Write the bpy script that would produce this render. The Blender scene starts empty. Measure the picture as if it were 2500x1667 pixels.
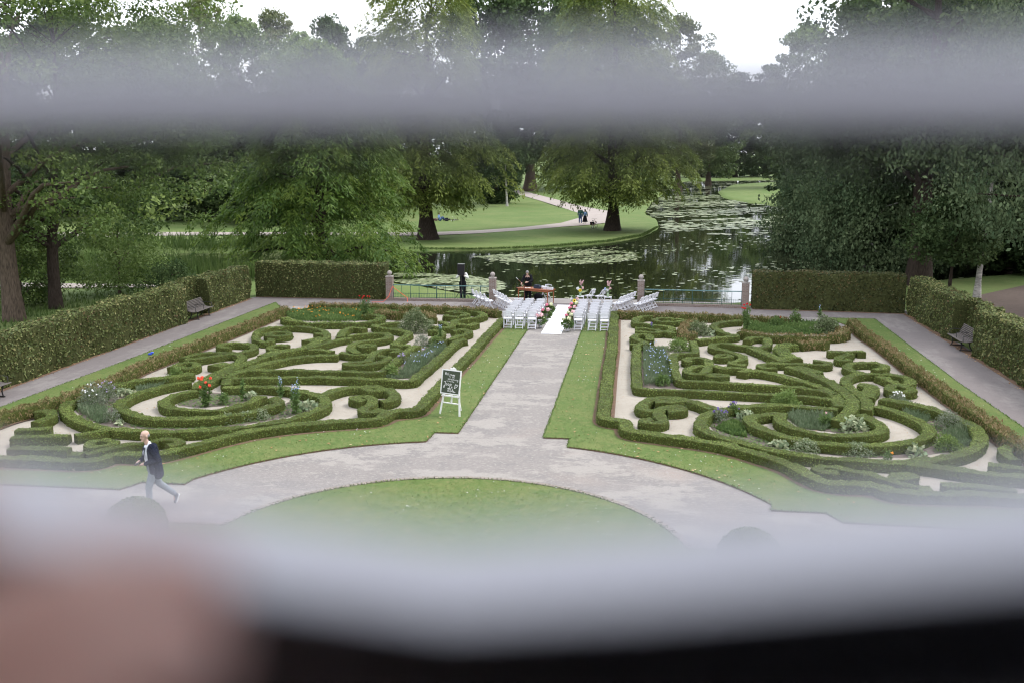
import bpy, math, random
import numpy as np
from mathutils import Vector, Matrix
R_ = math.radians
rng = np.random.default_rng(7)
random.seed(7)
scn = bpy.context.scene
COL = scn.collection

# ------------------------------------------------------------------ camera, sky, sun, exposure
cd = bpy.data.cameras.new('camera'); cam = bpy.data.objects.new('camera', cd); COL.objects.link(cam)
cam.location = (3.946, 0.0, 7.977)
cam.rotation_euler = (R_(90) - 0.186785, 0, 0.131558)
cd.sensor_width = 36; cd.lens = 35.05
cd.clip_start = 0.01; cd.clip_end = 6000
cd.dof.use_dof = True; cd.dof.focus_distance = 42.0; cd.dof.aperture_fstop = 1.36
scn.camera = cam

SUN_EL, SUN_AZ = R_(52), R_(62)          # veiled sun high on the right, a little ahead
w = bpy.data.worlds.new('World'); scn.world = w; w.use_nodes = True
nt = w.node_tree; nt.nodes.clear()
wo = nt.nodes.new('ShaderNodeOutputWorld'); bg = nt.nodes.new('ShaderNodeBackground')
sky = nt.nodes.new('ShaderNodeTexSky'); sky.sky_type = 'NISHITA'; sky.sun_disc = False
sky.sun_elevation = SUN_EL; sky.sun_rotation = SUN_AZ; sky.dust_density = 3.0; sky.air_density = 1.0
tc = nt.nodes.new('ShaderNodeTexCoord'); mp = nt.nodes.new('ShaderNodeMapping'); mp.inputs['Scale'].default_value = (1, 1, 2.6)
nz = nt.nodes.new('ShaderNodeTexNoise'); nz.inputs['Scale'].default_value = 2.2; nz.inputs['Detail'].default_value = 6
rp = nt.nodes.new('ShaderNodeValToRGB')
rp.color_ramp.elements[0].position = .3; rp.color_ramp.elements[0].color = (8.0, 8.5, 9.5, 1)
rp.color_ramp.elements[1].position = .7; rp.color_ramp.elements[1].color = (9.6, 9.7, 10.0, 1)
mx = nt.nodes.new('ShaderNodeMix'); mx.data_type = 'RGBA'; mx.inputs['Factor'].default_value = .88
L = nt.links.new
L(tc.outputs['Generated'], mp.inputs['Vector']); L(mp.outputs['Vector'], nz.inputs['Vector']); L(nz.outputs['Fac'], rp.inputs['Fac'])
L(sky.outputs['Color'], mx.inputs['A']); L(rp.outputs['Color'], mx.inputs['B'])
L(mx.outputs['Result'], bg.inputs['Color']); bg.inputs['Strength'].default_value = .1
L(bg.outputs['Background'], wo.inputs['Surface'])
sd = bpy.data.lights.new('sun', 'SUN'); sd.energy = 1.2; sd.angle = R_(20); sd.color = (1, .97, .92)
sun = bpy.data.objects.new('sun', sd); COL.objects.link(sun)
_d = Vector((math.sin(SUN_AZ) * math.cos(SUN_EL), math.cos(SUN_AZ) * math.cos(SUN_EL), math.sin(SUN_EL)))
sun.rotation_euler = _d.to_track_quat('Z', 'Y').to_euler(); sun.location = (0, 20, 40)
scn.view_settings.view_transform = 'Standard'; scn.view_settings.look = 'None'
scn.view_settings.exposure = 1.3; scn.view_settings.gamma = 1; scn.view_settings.use_curve_mapping = False
scn.render.engine = 'CYCLES'
scn.cycles.max_bounces = 6; scn.cycles.diffuse_bounces = 3; scn.cycles.transmission_bounces = 4; scn.cycles.glossy_bounces = 3
scn.cycles.transparent_max_bounces = 4; scn.cycles.caustics_reflective = False; scn.cycles.caustics_refractive = False
scn.cycles.use_denoising = True
scn.cycles.use_adaptive_sampling = False
scn.cycles.pixel_filter_type = 'BLACKMAN_HARRIS'; scn.cycles.filter_width = 1.15
scn.cycles.sample_clamp_indirect = 4

# ------------------------------------------------------------------ helpers
def norm(a):
    return a / (np.linalg.norm(a, axis=-1, keepdims=True) + 1e-9)

class Geo:
    def __init__(s): s.V = []; s.F = []; s.n = 0
    def add(s, V, F, m=0, tint=None, smooth=False):
        V = np.asarray(V, float).reshape(-1, 3); F = np.asarray(F, int)
        if F.ndim == 1: F = F[None]
        s.V.append(V); s.F.append((F + s.n, m, tint, smooth)); s.n += len(V); return s
    def mesh(s, name, mats):
        me = bpy.data.meshes.new(name)
        V = np.concatenate(s.V); nf = sum(len(f[0]) for f in s.F)
        loops = np.concatenate([f[0].ravel() for f in s.F])
        tot = np.concatenate([np.full(len(f[0]), f[0].shape[1]) for f in s.F])
        st = np.concatenate([[0], np.cumsum(tot)[:-1]])
        me.vertices.add(len(V)); me.vertices.foreach_set('co', V.ravel())
        me.loops.add(len(loops)); me.loops.foreach_set('vertex_index', loops.astype(np.int32))
        me.polygons.add(nf); me.polygons.foreach_set('loop_start', st.astype(np.int32))
        try: me.polygons.foreach_set('loop_total', tot.astype(np.int32))
        except Exception: pass
        me.polygons.foreach_set('material_index', np.concatenate([np.full(len(f[0]), f[1]) for f in s.F]).astype(np.int32))
        me.polygons.foreach_set('use_smooth', np.concatenate([np.full(len(f[0]), f[3]) for f in s.F]))
        if any(f[2] is not None for f in s.F):
            at = me.attributes.new('tint', 'FLOAT', 'FACE')
            at.data.foreach_set('value', np.concatenate([np.full(len(f[0]), .5) if f[2] is None else np.broadcast_to(f[2], len(f[0])) for f in s.F]).astype(np.float32))
        for m in (mats if isinstance(mats, (list, tuple)) else [mats]): me.materials.append(m)
        me.update(calc_edges=True); me.validate()
        return me

def obj(name, geo, mats, parent=None, loc=(0, 0, 0), rot=(0, 0, 0)):
    me = geo.mesh(name, mats) if isinstance(geo, Geo) else geo
    o = bpy.data.objects.new(name, me); COL.objects.link(o)
    o.location = loc; o.rotation_euler = rot
    if parent is not None: o.parent = parent
    return o
def tag(o, label=None, cat=None, group=None, kind=None):
    if label: o['label'] = label
    if cat: o['category'] = cat
    if group: o['group'] = group
    if kind: o['kind'] = kind
    return o
def empty(name, loc=(0, 0, 0), rz=0.0):
    o = bpy.data.objects.new(name, None); COL.objects.link(o); o.location = loc; o.rotation_euler = (0, 0, rz)
    o.empty_display_size = .2; return o
def copy_tree(o, parent=None):
    c = o.copy(); COL.objects.link(c)
    if parent is not None: c.parent = parent
    for ch in list(o.children): copy_tree(ch, c)
    return c

BOXF = np.array([[0, 3, 2, 1], [4, 5, 6, 7], [0, 1, 5, 4], [1, 2, 6, 5], [2, 3, 7, 6], [3, 0, 4, 7]])
def rotm(rx=0, ry=0, rz=0): return np.array(Matrix.Rotation(rz, 3, 'Z') @ Matrix.Rotation(ry, 3, 'Y') @ Matrix.Rotation(rx, 3, 'X'))
def box(g, c, s, m=0, rot=None, tint=None):
    x, y, z = np.array(s) / 2
    V = np.array([[-x, -y, -z], [x, -y, -z], [x, y, -z], [-x, y, -z], [-x, -y, z], [x, -y, z], [x, y, z], [-x, y, z]])
    if rot is not None: V = V @ rot.T
    return g.add(V + np.array(c), BOXF, m, tint)
def bar(g, a, b, w, t, m=0, up=(0, 0, 1)):
    a = np.array(a, float); b = np.array(b, float); d = b - a; ln = np.linalg.norm(d); d = d / ln
    u = np.array(up, float); s = np.cross(d, u); n = np.linalg.norm(s)
    s = np.array([1., 0, 0]) if n < 1e-6 else s / n
    q = np.cross(s, d); V = []
    for p in (a, b):
        for i, j in ((-1, -1), (1, -1), (1, 1), (-1, 1)): V.append(p + s * i * w / 2 + q * j * t / 2)
    return g.add(V, [[3, 2, 1, 0], [4, 5, 6, 7], [0, 1, 5, 4], [1, 2, 6, 5], [2, 3, 7, 6], [3, 0, 4, 7]], m)
def tube(g, pts, rad, n=8, m=0, smooth=True, cap=True, wob=0.0):
    P = np.array(pts, float); k = len(P); rad = np.broadcast_to(np.array(rad, float), k)
    T = np.gradient(P, axis=0); T = norm(T)
    ref = np.array([0, 0, 1.]) if abs(T[0][2]) < .9 else np.array([1., 0, 0])
    a = np.arange(n) * 2 * np.pi / n; rings = []
    for i in range(k):
        s = np.cross(T[i], ref); s /= np.linalg.norm(s) + 1e-9; q = np.cross(T[i], s)
        rr = rad[i] * (1 + wob * np.sin(a * 3 + i * .3) * .5 + wob * .5 * np.sin(a * 5 + 1))
        rings.append(P[i] + np.outer(np.cos(a) * rr, s) + np.outer(np.sin(a) * rr, q))
    V = np.concatenate(rings); F = []
    for i in range(k - 1):
        for j in range(n):
            F.append([i * n + j, i * n + (j + 1) % n, (i + 1) * n + (j + 1) % n, (i + 1) * n + j])
    g.add(V, F, m, None, smooth)
    if cap:
        g.add(np.concatenate([rings[0], [P[0]]]), [[(j + 1) % n, j, n] for j in range(n)], m)
        g.add(np.concatenate([rings[-1], [P[-1]]]), [[j, (j + 1) % n, n] for j in range(n)], m)
    return g
def lathe(g, prof, n=16, m=0, c=(0, 0, 0), smooth=True):
    a = np.arange(n) * 2 * np.pi / n; V = []
    for r, z in prof: V.append(np.stack([r * np.cos(a), r * np.sin(a), np.full(n, z)], 1))
    F = [[i * n + j, i * n + (j + 1) % n, (i + 1) * n + (j + 1) % n, (i + 1) * n + j] for i in range(len(prof) - 1) for j in range(n)]
    return g.add(np.concatenate(V) + np.array(c), F, m, None, smooth)
def ellip(g, c, r, m=0, nu=12, nv=8, rot=None):
    u = np.arange(nu) * 2 * np.pi / nu; v = (np.arange(nv - 1) + 1) * np.pi / nv
    V = [[0, 0, 1]] + [[math.sin(b) * math.cos(a), math.sin(b) * math.sin(a), math.cos(b)] for b in v for a in u] + [[0, 0, -1]]
    V = np.array(V) * np.array(r)
    if rot is not None: V = V @ rot.T
    Q = [[1 + i * nu + j, 1 + (i + 1) * nu + j, 1 + (i + 1) * nu + (j + 1) % nu, 1 + i * nu + (j + 1) % nu] for i in range(nv - 2) for j in range(nu)]
    T = [[0, 1 + j, 1 + (j + 1) % nu] for j in range(nu)]; e = len(V) - 1; b = 1 + (nv - 2) * nu
    T += [[e, b + (j + 1) % nu, b + j] for j in range(nu)]
    n0 = g.n; g.add(V + np.array(c), Q, m, None, True)
    g.F.append((np.array(T) + n0, m, None, True)); return g
def capsule(g, a, b, ra, rb, m=0, n=10):
    a = np.array(a, float); b = np.array(b, float); d = b - a; ln = np.linalg.norm(d) + 1e-9; d = d / ln
    pts = []; rad = []
    for t in (-90, -60, -30, 0): pts.append(a + d * ra * math.sin(R_(t))); rad.append(max(ra * math.cos(R_(t)), 1e-4))
    for t in (0, 30, 60, 90): pts.append(b + d * rb * math.sin(R_(t))); rad.append(max(rb * math.cos(R_(t)), 1e-4))
    ref = np.array([0, 0, 1.]) if abs(d[2]) < .9 else np.array([1., 0, 0])
    s = np.cross(d, ref); s /= np.linalg.norm(s); q = np.cross(d, s); an = np.arange(n) * 2 * np.pi / n
    V = np.concatenate([p + np.outer(np.cos(an) * r, s) + np.outer(np.sin(an) * r, q) for p, r in zip(pts, rad)])
    F = [[i * n + j, i * n + (j + 1) % n, (i + 1) * n + (j + 1) % n, (i + 1) * n + j] for i in range(len(pts) - 1) for j in range(n)]
    n0 = g.n; g.add(V, F, m, None, True)
    k = (len(pts) - 1) * n
    g.F.append((np.array([list(range(n))[::-1], [k + j for j in range(n)]]) + n0, m, None, True)); return g
def area2(p):
    return sum(p[i][0] * p[(i + 1) % len(p)][1] - p[(i + 1) % len(p)][0] * p[i][1] for i in range(len(p)))
def poly_sheet(g, pts, z, depth=0.0, m=0, ms=None):
    """flat polygon (any outline), optionally with real sides going down"""
    from mathutils.geometry import tessellate_polygon
    if area2(pts) < 0: pts = pts[::-1]
    V = [(x, y, z) for x, y in pts]
    tri = tessellate_polygon([[Vector(v) for v in V]]); T = []
    for t in tri:
        p = [V[i] for i in t]
        cr = (p[1][0] - p[0][0]) * (p[2][1] - p[0][1]) - (p[1][1] - p[0][1]) * (p[2][0] - p[0][0])
        if abs(cr) > 1e-9: T.append(list(t) if cr > 0 else [t[0], t[2], t[1]])
    g.add(V, T, m)
    if depth:
        k = len(V); W = V + [(x, y, z - depth) for x, y in pts]
        g.add(W, [[i + k, (i + 1) % k + k, (i + 1) % k, i] for i in range(k)], m if ms is None else ms)
    return g
def arc(cx, cy, r, a0, a1, n): return [(cx + r * math.cos(R_(a0 + (a1 - a0) * i / n)), cy + r * math.sin(R_(a0 + (a1 - a0) * i / n))) for i in range(n + 1)]
def leaves(g, C, T, N, L, W, m=0, tint=None):
    """diamond leaves: centre C, long axis T, normal N"""
    C = np.asarray(C, float); T = norm(np.asarray(T, float)); N = np.asarray(N, float)
    B = norm(np.cross(N, T)); k = len(C)
    L = np.broadcast_to(L, k)[:, None] / 2; W = np.broadcast_to(W, k)[:, None] / 2
    V = np.stack([C - T * L, C + B * W, C + T * L, C - B * W], 1).reshape(-1, 3)
    return g.add(V, np.arange(4 * k).reshape(k, 4), m, tint)
def rdir(n, up=0.0):
    v = rng.normal(size=(n, 3)); v = norm(v); v[:, 2] += up; return norm(v)

# ------------------------------------------------------------------ materials
def new_mat(name):
    m = bpy.data.materials.new(name); m.use_nodes = True; t = m.node_tree
    return m, t, t.nodes['Principled BSDF'], t.nodes['Material Output']
def plain(name, col, rough=.6, spec=.4, metal=0.0, var=0.0, scale=8.0, bump=0.0, bscale=60.0, stretch=None, col2=None):
    m, t, b, o = new_mat(name); N = t.nodes; K = t.links.new
    b.inputs['Roughness'].default_value = rough; b.inputs['Metallic'].default_value = metal
    b.inputs['Specular IOR Level'].default_value = spec; b.inputs['Base Color'].default_value = (*col, 1)
    if var or bump or col2:
        ge = N.new('ShaderNodeTexCoord'); mpn = N.new('ShaderNodeMapping'); K(ge.outputs['Object'], mpn.inputs['Vector'])
        if stretch: mpn.inputs['Scale'].default_value = stretch
        n = N.new('ShaderNodeTexNoise'); n.inputs['Scale'].default_value = scale; n.inputs['Detail'].default_value = 6; K(mpn.outputs['Vector'], n.inputs['Vector'])
        r = N.new('ShaderNodeValToRGB'); K(n.outputs['Fac'], r.inputs['Fac'])
        r.color_ramp.elements[0].position = .3; r.color_ramp.elements[1].position = .7
        c2 = col2 or tuple(min(1, c * (1 + var)) for c in col); c1 = col if col2 else tuple(c * (1 - var) for c in col)
        r.color_ramp.elements[0].color = (*c1, 1); r.color_ramp.elements[1].color = (*c2, 1); K(r.outputs['Color'], b.inputs['Base Color'])
        if bump:
            n2 = N.new('ShaderNodeTexNoise'); n2.inputs['Scale'].default_value = bscale; n2.inputs['Detail'].default_value = 4; K(mpn.outputs['Vector'], n2.inputs['Vector'])
            bp = N.new('ShaderNodeBump'); bp.inputs['Strength'].default_value = bump; bp.inputs['Distance'].default_value = .02
            K(n2.outputs['Fac'], bp.inputs['Height']); K(bp.outputs['Normal'], b.inputs['Normal'])
    return m
def leaf_mat(name, cols, trans=.3, rough=.6, spec=.25):
    """leaf colour from the per-leaf value 'tint', part of the light passes through the blade"""
    m, t, b, o = new_mat(name); N = t.nodes; K = t.links.new
    a = N.new('ShaderNodeAttribute'); a.attribute_name = 'tint'; r = N.new('ShaderNodeValToRGB'); K(a.outputs['Fac'], r.inputs['Fac'])
    e = r.color_ramp.elements
    while len(e) < len(cols): e.new(.5)
    for i, c in enumerate(cols): e[i].position = i / (len(cols) - 1); e[i].color = (*c, 1)
    K(r.outputs['Color'], b.inputs['Base Color']); b.inputs['Roughness'].default_value = rough; b.inputs['Specular IOR Level'].default_value = spec
    if trans:
        tr = N.new('ShaderNodeBsdfTranslucent'); mxs = N.new('ShaderNodeMixShader'); mxs.inputs['Fac'].default_value = trans
        K(r.outputs['Color'], tr.inputs['Color']); K(b.outputs['BSDF'], mxs.inputs[1]); K(tr.outputs['BSDF'], mxs.inputs[2]); K(mxs.outputs['Shader'], o.inputs['Surface'])
    return m
def ground_mat(name, layers, rough=.9, bump=.3, bscale=80):
    """layers: (scale, detail, stretch, lo, hi, colour) mixed over the first colour"""
    m, t, b, o = new_mat(name); N = t.nodes; K = t.links.new
    ge = N.new('ShaderNodeNewGeometry'); b.inputs['Roughness'].default_value = rough; b.inputs['Specular IOR Level'].default_value = .2
    prev = None
    for i, ly in enumerate(layers):
        if i == 0: prev = ly; continue
        sc, det, st, lo, hi, col = ly
        mpn = N.new('ShaderNodeMapping'); mpn.inputs['Scale'].default_value = st; mpn.inputs['Location'].default_value = (i * 3.7, i * 1.9, 0)
        K(ge.outputs['Position'], mpn.inputs['Vector'])
        n = N.new('ShaderNodeTexNoise'); n.inputs['Scale'].default_value = sc; n.inputs['Detail'].default_value = det; n.inputs['Roughness'].default_value = .72
        K(mpn.outputs['Vector'], n.inputs['Vector'])
        mr = N.new('ShaderNodeMapRange'); mr.inputs['From Min'].default_value = lo; mr.inputs['From Max'].default_value = hi; K(n.outputs['Fac'], mr.inputs['Value'])
        mxn = N.new('ShaderNodeMix'); mxn.data_type = 'RGBA'; K(mr.outputs['Result'], mxn.inputs['Factor'])
        if isinstance(prev, tuple): mxn.inputs['A'].default_value = (*prev, 1)
        else: K(prev, mxn.inputs['A'])
        mxn.inputs['B'].default_value = (*col, 1); prev = mxn.outputs['Result']
    K(prev, b.inputs['Base Color'])
    n2 = N.new('ShaderNodeTexNoise'); n2.inputs['Scale'].default_value = bscale; n2.inputs['Detail'].default_value = 3; K(ge.outputs['Position'], n2.inputs['Vector'])
    bp = N.new('ShaderNodeBump'); bp.inputs['Strength'].default_value = bump; bp.inputs['Distance'].default_value = .02
    K(n2.outputs['Fac'], bp.inputs['Height']); K(bp.outputs['Normal'], b.inputs['Normal'])
    return m
I1 = (1, 1, 1)
MT = dict(
 lawn=ground_mat('lawn', [(0.087, 0.132, 0.034), (.35, 3, I1, .4, .65, (0.129, 0.154, 0.049)), (1.6, 5, I1, .45, .7, (0.077, 0.124, 0.032)), (9, 4, (1, .5, 1), .5, .75, (0.164, 0.167, 0.066)), (45, 2, I1, .52, .8, (0.056, 0.093, 0.022))], bump=.6, bscale=40),
 meadow=ground_mat('meadow', [(0.090, 0.142, 0.038), (.08, 3, I1, .4, .62, (0.133, 0.171, 0.057)), (.5, 5, I1, .45, .7, (0.081, 0.133, 0.033)), (3, 4, I1, .5, .75, (0.152, 0.180, 0.067)), (.15, 4, I1, .62, .75, (0.142, 0.114, 0.057))], bump=.5, bscale=12),
 asphalt=ground_mat('asphalt', [(0.207, 0.189, 0.180), (.28, 6, (1, 1.7, 1), .49, .535, (0.272, 0.252, 0.233)), (.9, 6, (1, 1.4, 1), .515, .56, (0.187, 0.173, 0.167)), (.16, 3, I1, .56, .68, (0.258, 0.219, 0.197)), (9, 5, (1, 1.5, 1), .52, .62, (0.284, 0.265, 0.246)), (38, 3, I1, .53, .68, (0.142, 0.132, 0.126))], bump=.25, bscale=120),
 asphalt_dark=ground_mat('path', [(0.158, 0.139, 0.138), (.4, 6, (2, .6, 1), .5, .62, (0.207, 0.189, 0.182)), (3, 4, I1, .5, .7, (0.134, 0.121, 0.119)), (50, 2, I1, .5, .8, (0.201, 0.182, 0.176))], bump=.25, bscale=120),
 gravel=ground_mat('gravel', [(0.307, 0.276, 0.233), (.8, 4, I1, .4, .7, (0.352, 0.320, 0.273)), (4, 5, I1, .5, .75, (0.260, 0.229, 0.190)), (40, 3, I1, .5, .72, (0.391, 0.363, 0.320)), (75, 2, I1, .55, .75, (0.208, 0.181, 0.153))], bump=.6, bscale=60),
 sandpath=ground_mat('sand', [(0.316, 0.275, 0.255), (.5, 4, I1, .4, .7, (0.358, 0.316, 0.289)), (6, 4, I1, .5, .75, (0.275, 0.241, 0.213))], bump=.2, bscale=40),
 soil=ground_mat('soil', [(0.120, 0.096, 0.084), (2, 5, I1, .4, .7, (0.160, 0.136, 0.120)), (25, 3, I1, .5, .75, (0.080, 0.064, 0.056))], bump=.8, bscale=35),
 litter=ground_mat('litter', [(.13, .085, .06), (3, 5, I1, .4, .7, (.19, .12, .08)), (30, 3, I1, .5, .75, (.08, .05, .035))], bump=.8, bscale=35),
 bare=ground_mat('bare_earth', [(.10, .075, .065), (.3, 5, I1, .4, .7, (.13, .10, .085)), (4, 3, I1, .5, .75, (.08, .06, .05))], bump=.5, bscale=20),
 stone=ground_mat('stone', [(0.248, 0.227, 0.213), (1.2, 5, I1, .4, .7, (0.289, 0.265, 0.248)), (12, 4, I1, .5, .75, (0.200, 0.182, 0.172))], bump=.4, bscale=40),
 tile=plain('edge_tile', (.20, .17, .145), .8, var=.35, scale=14),
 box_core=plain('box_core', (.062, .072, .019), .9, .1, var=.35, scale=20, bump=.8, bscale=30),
 box_leaf=leaf_mat('box_leaf', [(.103, .097, .045), (.052, .087, .023), (.103, .156, .036), (.171, .231, .052), (.227, .276, .075)], .25),
 rag_leaf=leaf_mat('ragged_leaf', [(.06, .08, .02), (.13, .13, .04), (.19, .15, .065), (.25, .18, .095)], .25),
 beech_core=plain('beech_core', (.045, .05, .018), .9, .1, var=.4, scale=10, bump=.8, bscale=20),
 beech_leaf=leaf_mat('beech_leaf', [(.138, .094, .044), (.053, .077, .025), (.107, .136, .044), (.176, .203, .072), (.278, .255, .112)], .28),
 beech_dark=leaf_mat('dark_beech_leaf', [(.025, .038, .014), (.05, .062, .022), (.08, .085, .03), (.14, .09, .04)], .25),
 oak=leaf_mat('oak_leaf', [(.044, .078, .023), (.093, .145, .037), (.155, .208, .052)], .35),
 broad=leaf_mat('broad_leaf', [(.075, .127, .042), (.133, .194, .059), (.200, .260, .089)], .35),
 loose=leaf_mat('pale_leaf', [(.083, .110, .044), (.132, .160, .066), (.187, .204, .088)], .35),
 dark=leaf_mat('dark_leaf', [(.036, .065, .026), (.060, .095, .037), (.094, .129, .051)], .28, .8, .08),
 plane=leaf_mat('plane_leaf', [(.060, .105, .038), (.098, .158, .053), (.143, .203, .075)], .3),
 cypress=leaf_mat('cypress_needle', [(.048, .101, .020), (.103, .172, .031), (.163, .224, .039)], .38),
 isle=leaf_mat('island_cypress_needle', [(.072, .116, .028), (.157, .207, .042), (.234, .281, .064)], .38),
 birch=leaf_mat('birch_leaf', [(.054, .089, .045), (.096, .136, .069), (.146, .188, .096)], .28, .8, .08),
 bark=plain('bark', (.10, .075, .058), .95, .1, var=.45, scale=6, bump=1, bscale=14, stretch=(3, 3, .6)),
 bark_dark=plain('dark_bark', (.045, .034, .028), .95, .1, var=.45, scale=6, bump=1, bscale=14, stretch=(3, 3, .6)),
 bark_pale=plain('birch_bark', (.40, .38, .35), .8, .2, var=.5, scale=4, stretch=(1, 1, 3)),
 brick=None, ball=plain('weathered_stone', (.30, .27, .25), .9, .1, var=.3, scale=14, bump=.5, bscale=40),
 iron=plain('green_iron', (.018, .06, .055), .45, .5, var=.2), rail=plain('green_rail', (.10, .20, .20), .4, .5, var=.15),
 white=plain('white_resin', (.62, .62, .66), .4, .4), whitewood=plain('white_paint', (.66, .66, .64), .5, .4),
 carpet=plain('white_carpet', (.72, .72, .74), .95, .05, bump=.25, bscale=30), wood=plain('table_wood', (.27, .085, .035), .4, .4, var=.3, scale=5, stretch=(1, 6, 1)),
 slatwood=plain('grey_bench_wood', (.125, .11, .105), .8, .2, var=.35, scale=5, stretch=(1, 6, 1)), castiron=plain('cast_iron', (.02, .02, .022), .5, .4),
 black=plain('black_cloth', (.012, .012, .015), .9, .1), navy=plain('navy_wool', (.008, .011, .024), .9, .15, var=.3, scale=20), shirt=plain('white_shirt', (.72, .74, .82), .85, .1),
 trouser=plain('grey_trousers', (.21, .235, .26), .9, .1, var=.2, scale=14), denim=plain('denim', (.06, .10, .2), .9, .1), teal=plain('teal_jacket', (.05, .13, .12), .9, .1),
 bluebag=plain('blue_backpack', (.20, .32, .55), .7, .2), skin=plain('skin', (.50, .335, .27), .5, .35, var=.12, scale=12), hair=plain('grey_hair', (.21, .205, .20), .8, .2, var=.3, scale=40), darkhair=plain('dark_hair', (.03, .02, .015), .7, .3),
 shoe=plain('grey_shoe', (.10, .11, .13), .8, .2), sole=plain('white_sole', (.75, .75, .75), .7, .2), belt=plain('brown_belt', (.05, .02, .015), .5, .4),
 plastic=plain('black_plastic', (.03, .026, .03), .6, .3), grille=plain('speaker_grille', (.02, .018, .02), .8, .2, bump=.5, bscale=300), metal=plain('grey_metal', (.35, .35, .36), .35, .5, .8),
 glass=plain('vase_glass', (.30, .40, .24), .1, .5), leather=plain('navy_leather', (.02, .03, .055), .5, .4), chrome=plain('chrome', (.6, .6, .6), .2, .5, 1), rubber=plain('tyre_rubber', (.015, .015, .016), .8, .2), red=plain('red_paint', (.25, .02, .02), .4, .4),
 plant=leaf_mat('plant_leaf', [(.06, .11, .035), (.11, .18, .05), (.17, .24, .08)], .35), bright=leaf_mat('bright_leaf', [(.10, .16, .04), (.15, .22, .06), (.22, .29, .09)], .3),
 grey=leaf_mat('silver_leaf', [(.100, .133, .081), (.170, .199, .135), (.270, .285, .216)], .25), hosta=leaf_mat('hosta_leaf', [(.150, .216, .122), (.280, .333, .202), (.500, .504, .331)], .25),
 varieg=leaf_mat('variegated_leaf', [(.08, .13, .05), (.2, .25, .14), (.46, .48, .36)], .25), lavender=leaf_mat('lavender_leaf', [(.092, .132, .066), (.138, .192, .104), (.218, .243, .161)], .25), rose=leaf_mat('rose_leaf', [(.07, .11, .04), (.14, .18, .08), (.30, .32, .2)], .25),
 coral=plain('coral_petal', (.78, .11, .06), .6, .2), redp=plain('red_petal', (.55, .02, .02), .6, .2), orange=plain('orange_petal', (.85, .33, .03), .6, .2), pinkp=plain('pink_petal', (.80, .28, .38), .6, .2), palepink=plain('pale_pink_petal', (.82, .55, .56), .6, .2),
 bluep=plain('pale_blue_petal', (.42, .50, .78), .6, .2), mauve=plain('mauve_petal', (.40, .33, .52), .6, .2), purple=plain('purple_petal', (.22, .14, .5), .6, .2), whitep=plain('white_petal', (.80, .80, .80), .6, .2), cream=plain('cream_petal', (.74, .76, .52), .6, .2), yellow=plain('yellow_petal', (.85, .62, .05), .6, .2), seed=plain('dark_seed_head', (.05, .025, .01), .9, .1),
 reed=leaf_mat('reed_blade', [(.055, .095, .025), (.09, .14, .035), (.14, .19, .06)], .3), pad=leaf_mat('lily_pad', [(.12, .17, .07), (.22, .26, .13), (.34, .36, .22)], .0, .35, .5), duckweed=plain('duckweed', (.32, .38, .17), .7, .2, var=.2, scale=2),
 grassblade=leaf_mat('grass_blade', [(.075, .14, .028), (.11, .175, .04), (.16, .21, .06)], .3), fallen=leaf_mat('fallen_leaf', [(.22, .10, .04), (.35, .2, .09), (.5, .38, .22)], .0),
)
def brick_mat():
    m, t, b, o = new_mat('old_brick'); N = t.nodes; K = t.links.new
    tcn = N.new('ShaderNodeTexCoord'); sp = N.new('ShaderNodeSeparateXYZ'); K(tcn.outputs['Object'], sp.inputs[0])
    ad = N.new('ShaderNodeMath'); ad.operation = 'ADD'; K(sp.outputs['X'], ad.inputs[0]); K(sp.outputs['Y'], ad.inputs[1])
    cb = N.new('ShaderNodeCombineXYZ'); K(ad.outputs[0], cb.inputs['X']); K(sp.outputs['Z'], cb.inputs['Y'])
    br = N.new('ShaderNodeTexBrick'); br.inputs['Scale'].default_value = 1; br.inputs['Brick Width'].default_value = .21; br.inputs['Row Height'].default_value = .065; br.inputs['Mortar Size'].default_value = .008
    br.inputs['Color1'].default_value = (.15, .10, .08, 1); br.inputs['Color2'].default_value = (.21, .155, .13, 1); br.inputs['Mortar'].default_value = (.27, .25, .23, 1)
    K(cb.outputs[0], br.inputs['Vector']); K(br.outputs['Color'], b.inputs['Base Color']); b.inputs['Roughness'].default_value = .9
    bp = N.new('ShaderNodeBump'); bp.inputs['Strength'].default_value = .5; bp.invert = True; K(br.outputs['Fac'], bp.inputs['Height']); K(bp.outputs['Normal'], b.inputs['Normal'])
    return m
MT['brick'] = brick_mat()
def water_mat():
    m, t, b, o = new_mat('pond_water'); N = t.nodes; K = t.links.new
    b.inputs['Base Color'].default_value = (.012, .014, .008, 1); b.inputs['Roughness'].default_value = .03; b.inputs['IOR'].default_value = 1.33; b.inputs['Specular IOR Level'].default_value = .5
    ge = N.new('ShaderNodeNewGeometry'); n = N.new('ShaderNodeTexNoise'); n.inputs['Scale'].default_value = 1.1; n.inputs['Detail'].default_value = 3; K(ge.outputs['Position'], n.inputs['Vector'])
    bp = N.new('ShaderNodeBump'); bp.inputs['Strength'].default_value = .035; bp.inputs['Distance'].default_value = .1; K(n.outputs['Fac'], bp.inputs['Height']); K(bp.outputs['Normal'], b.inputs['Normal'])
    return m
MT['water'] = water_mat()
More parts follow.
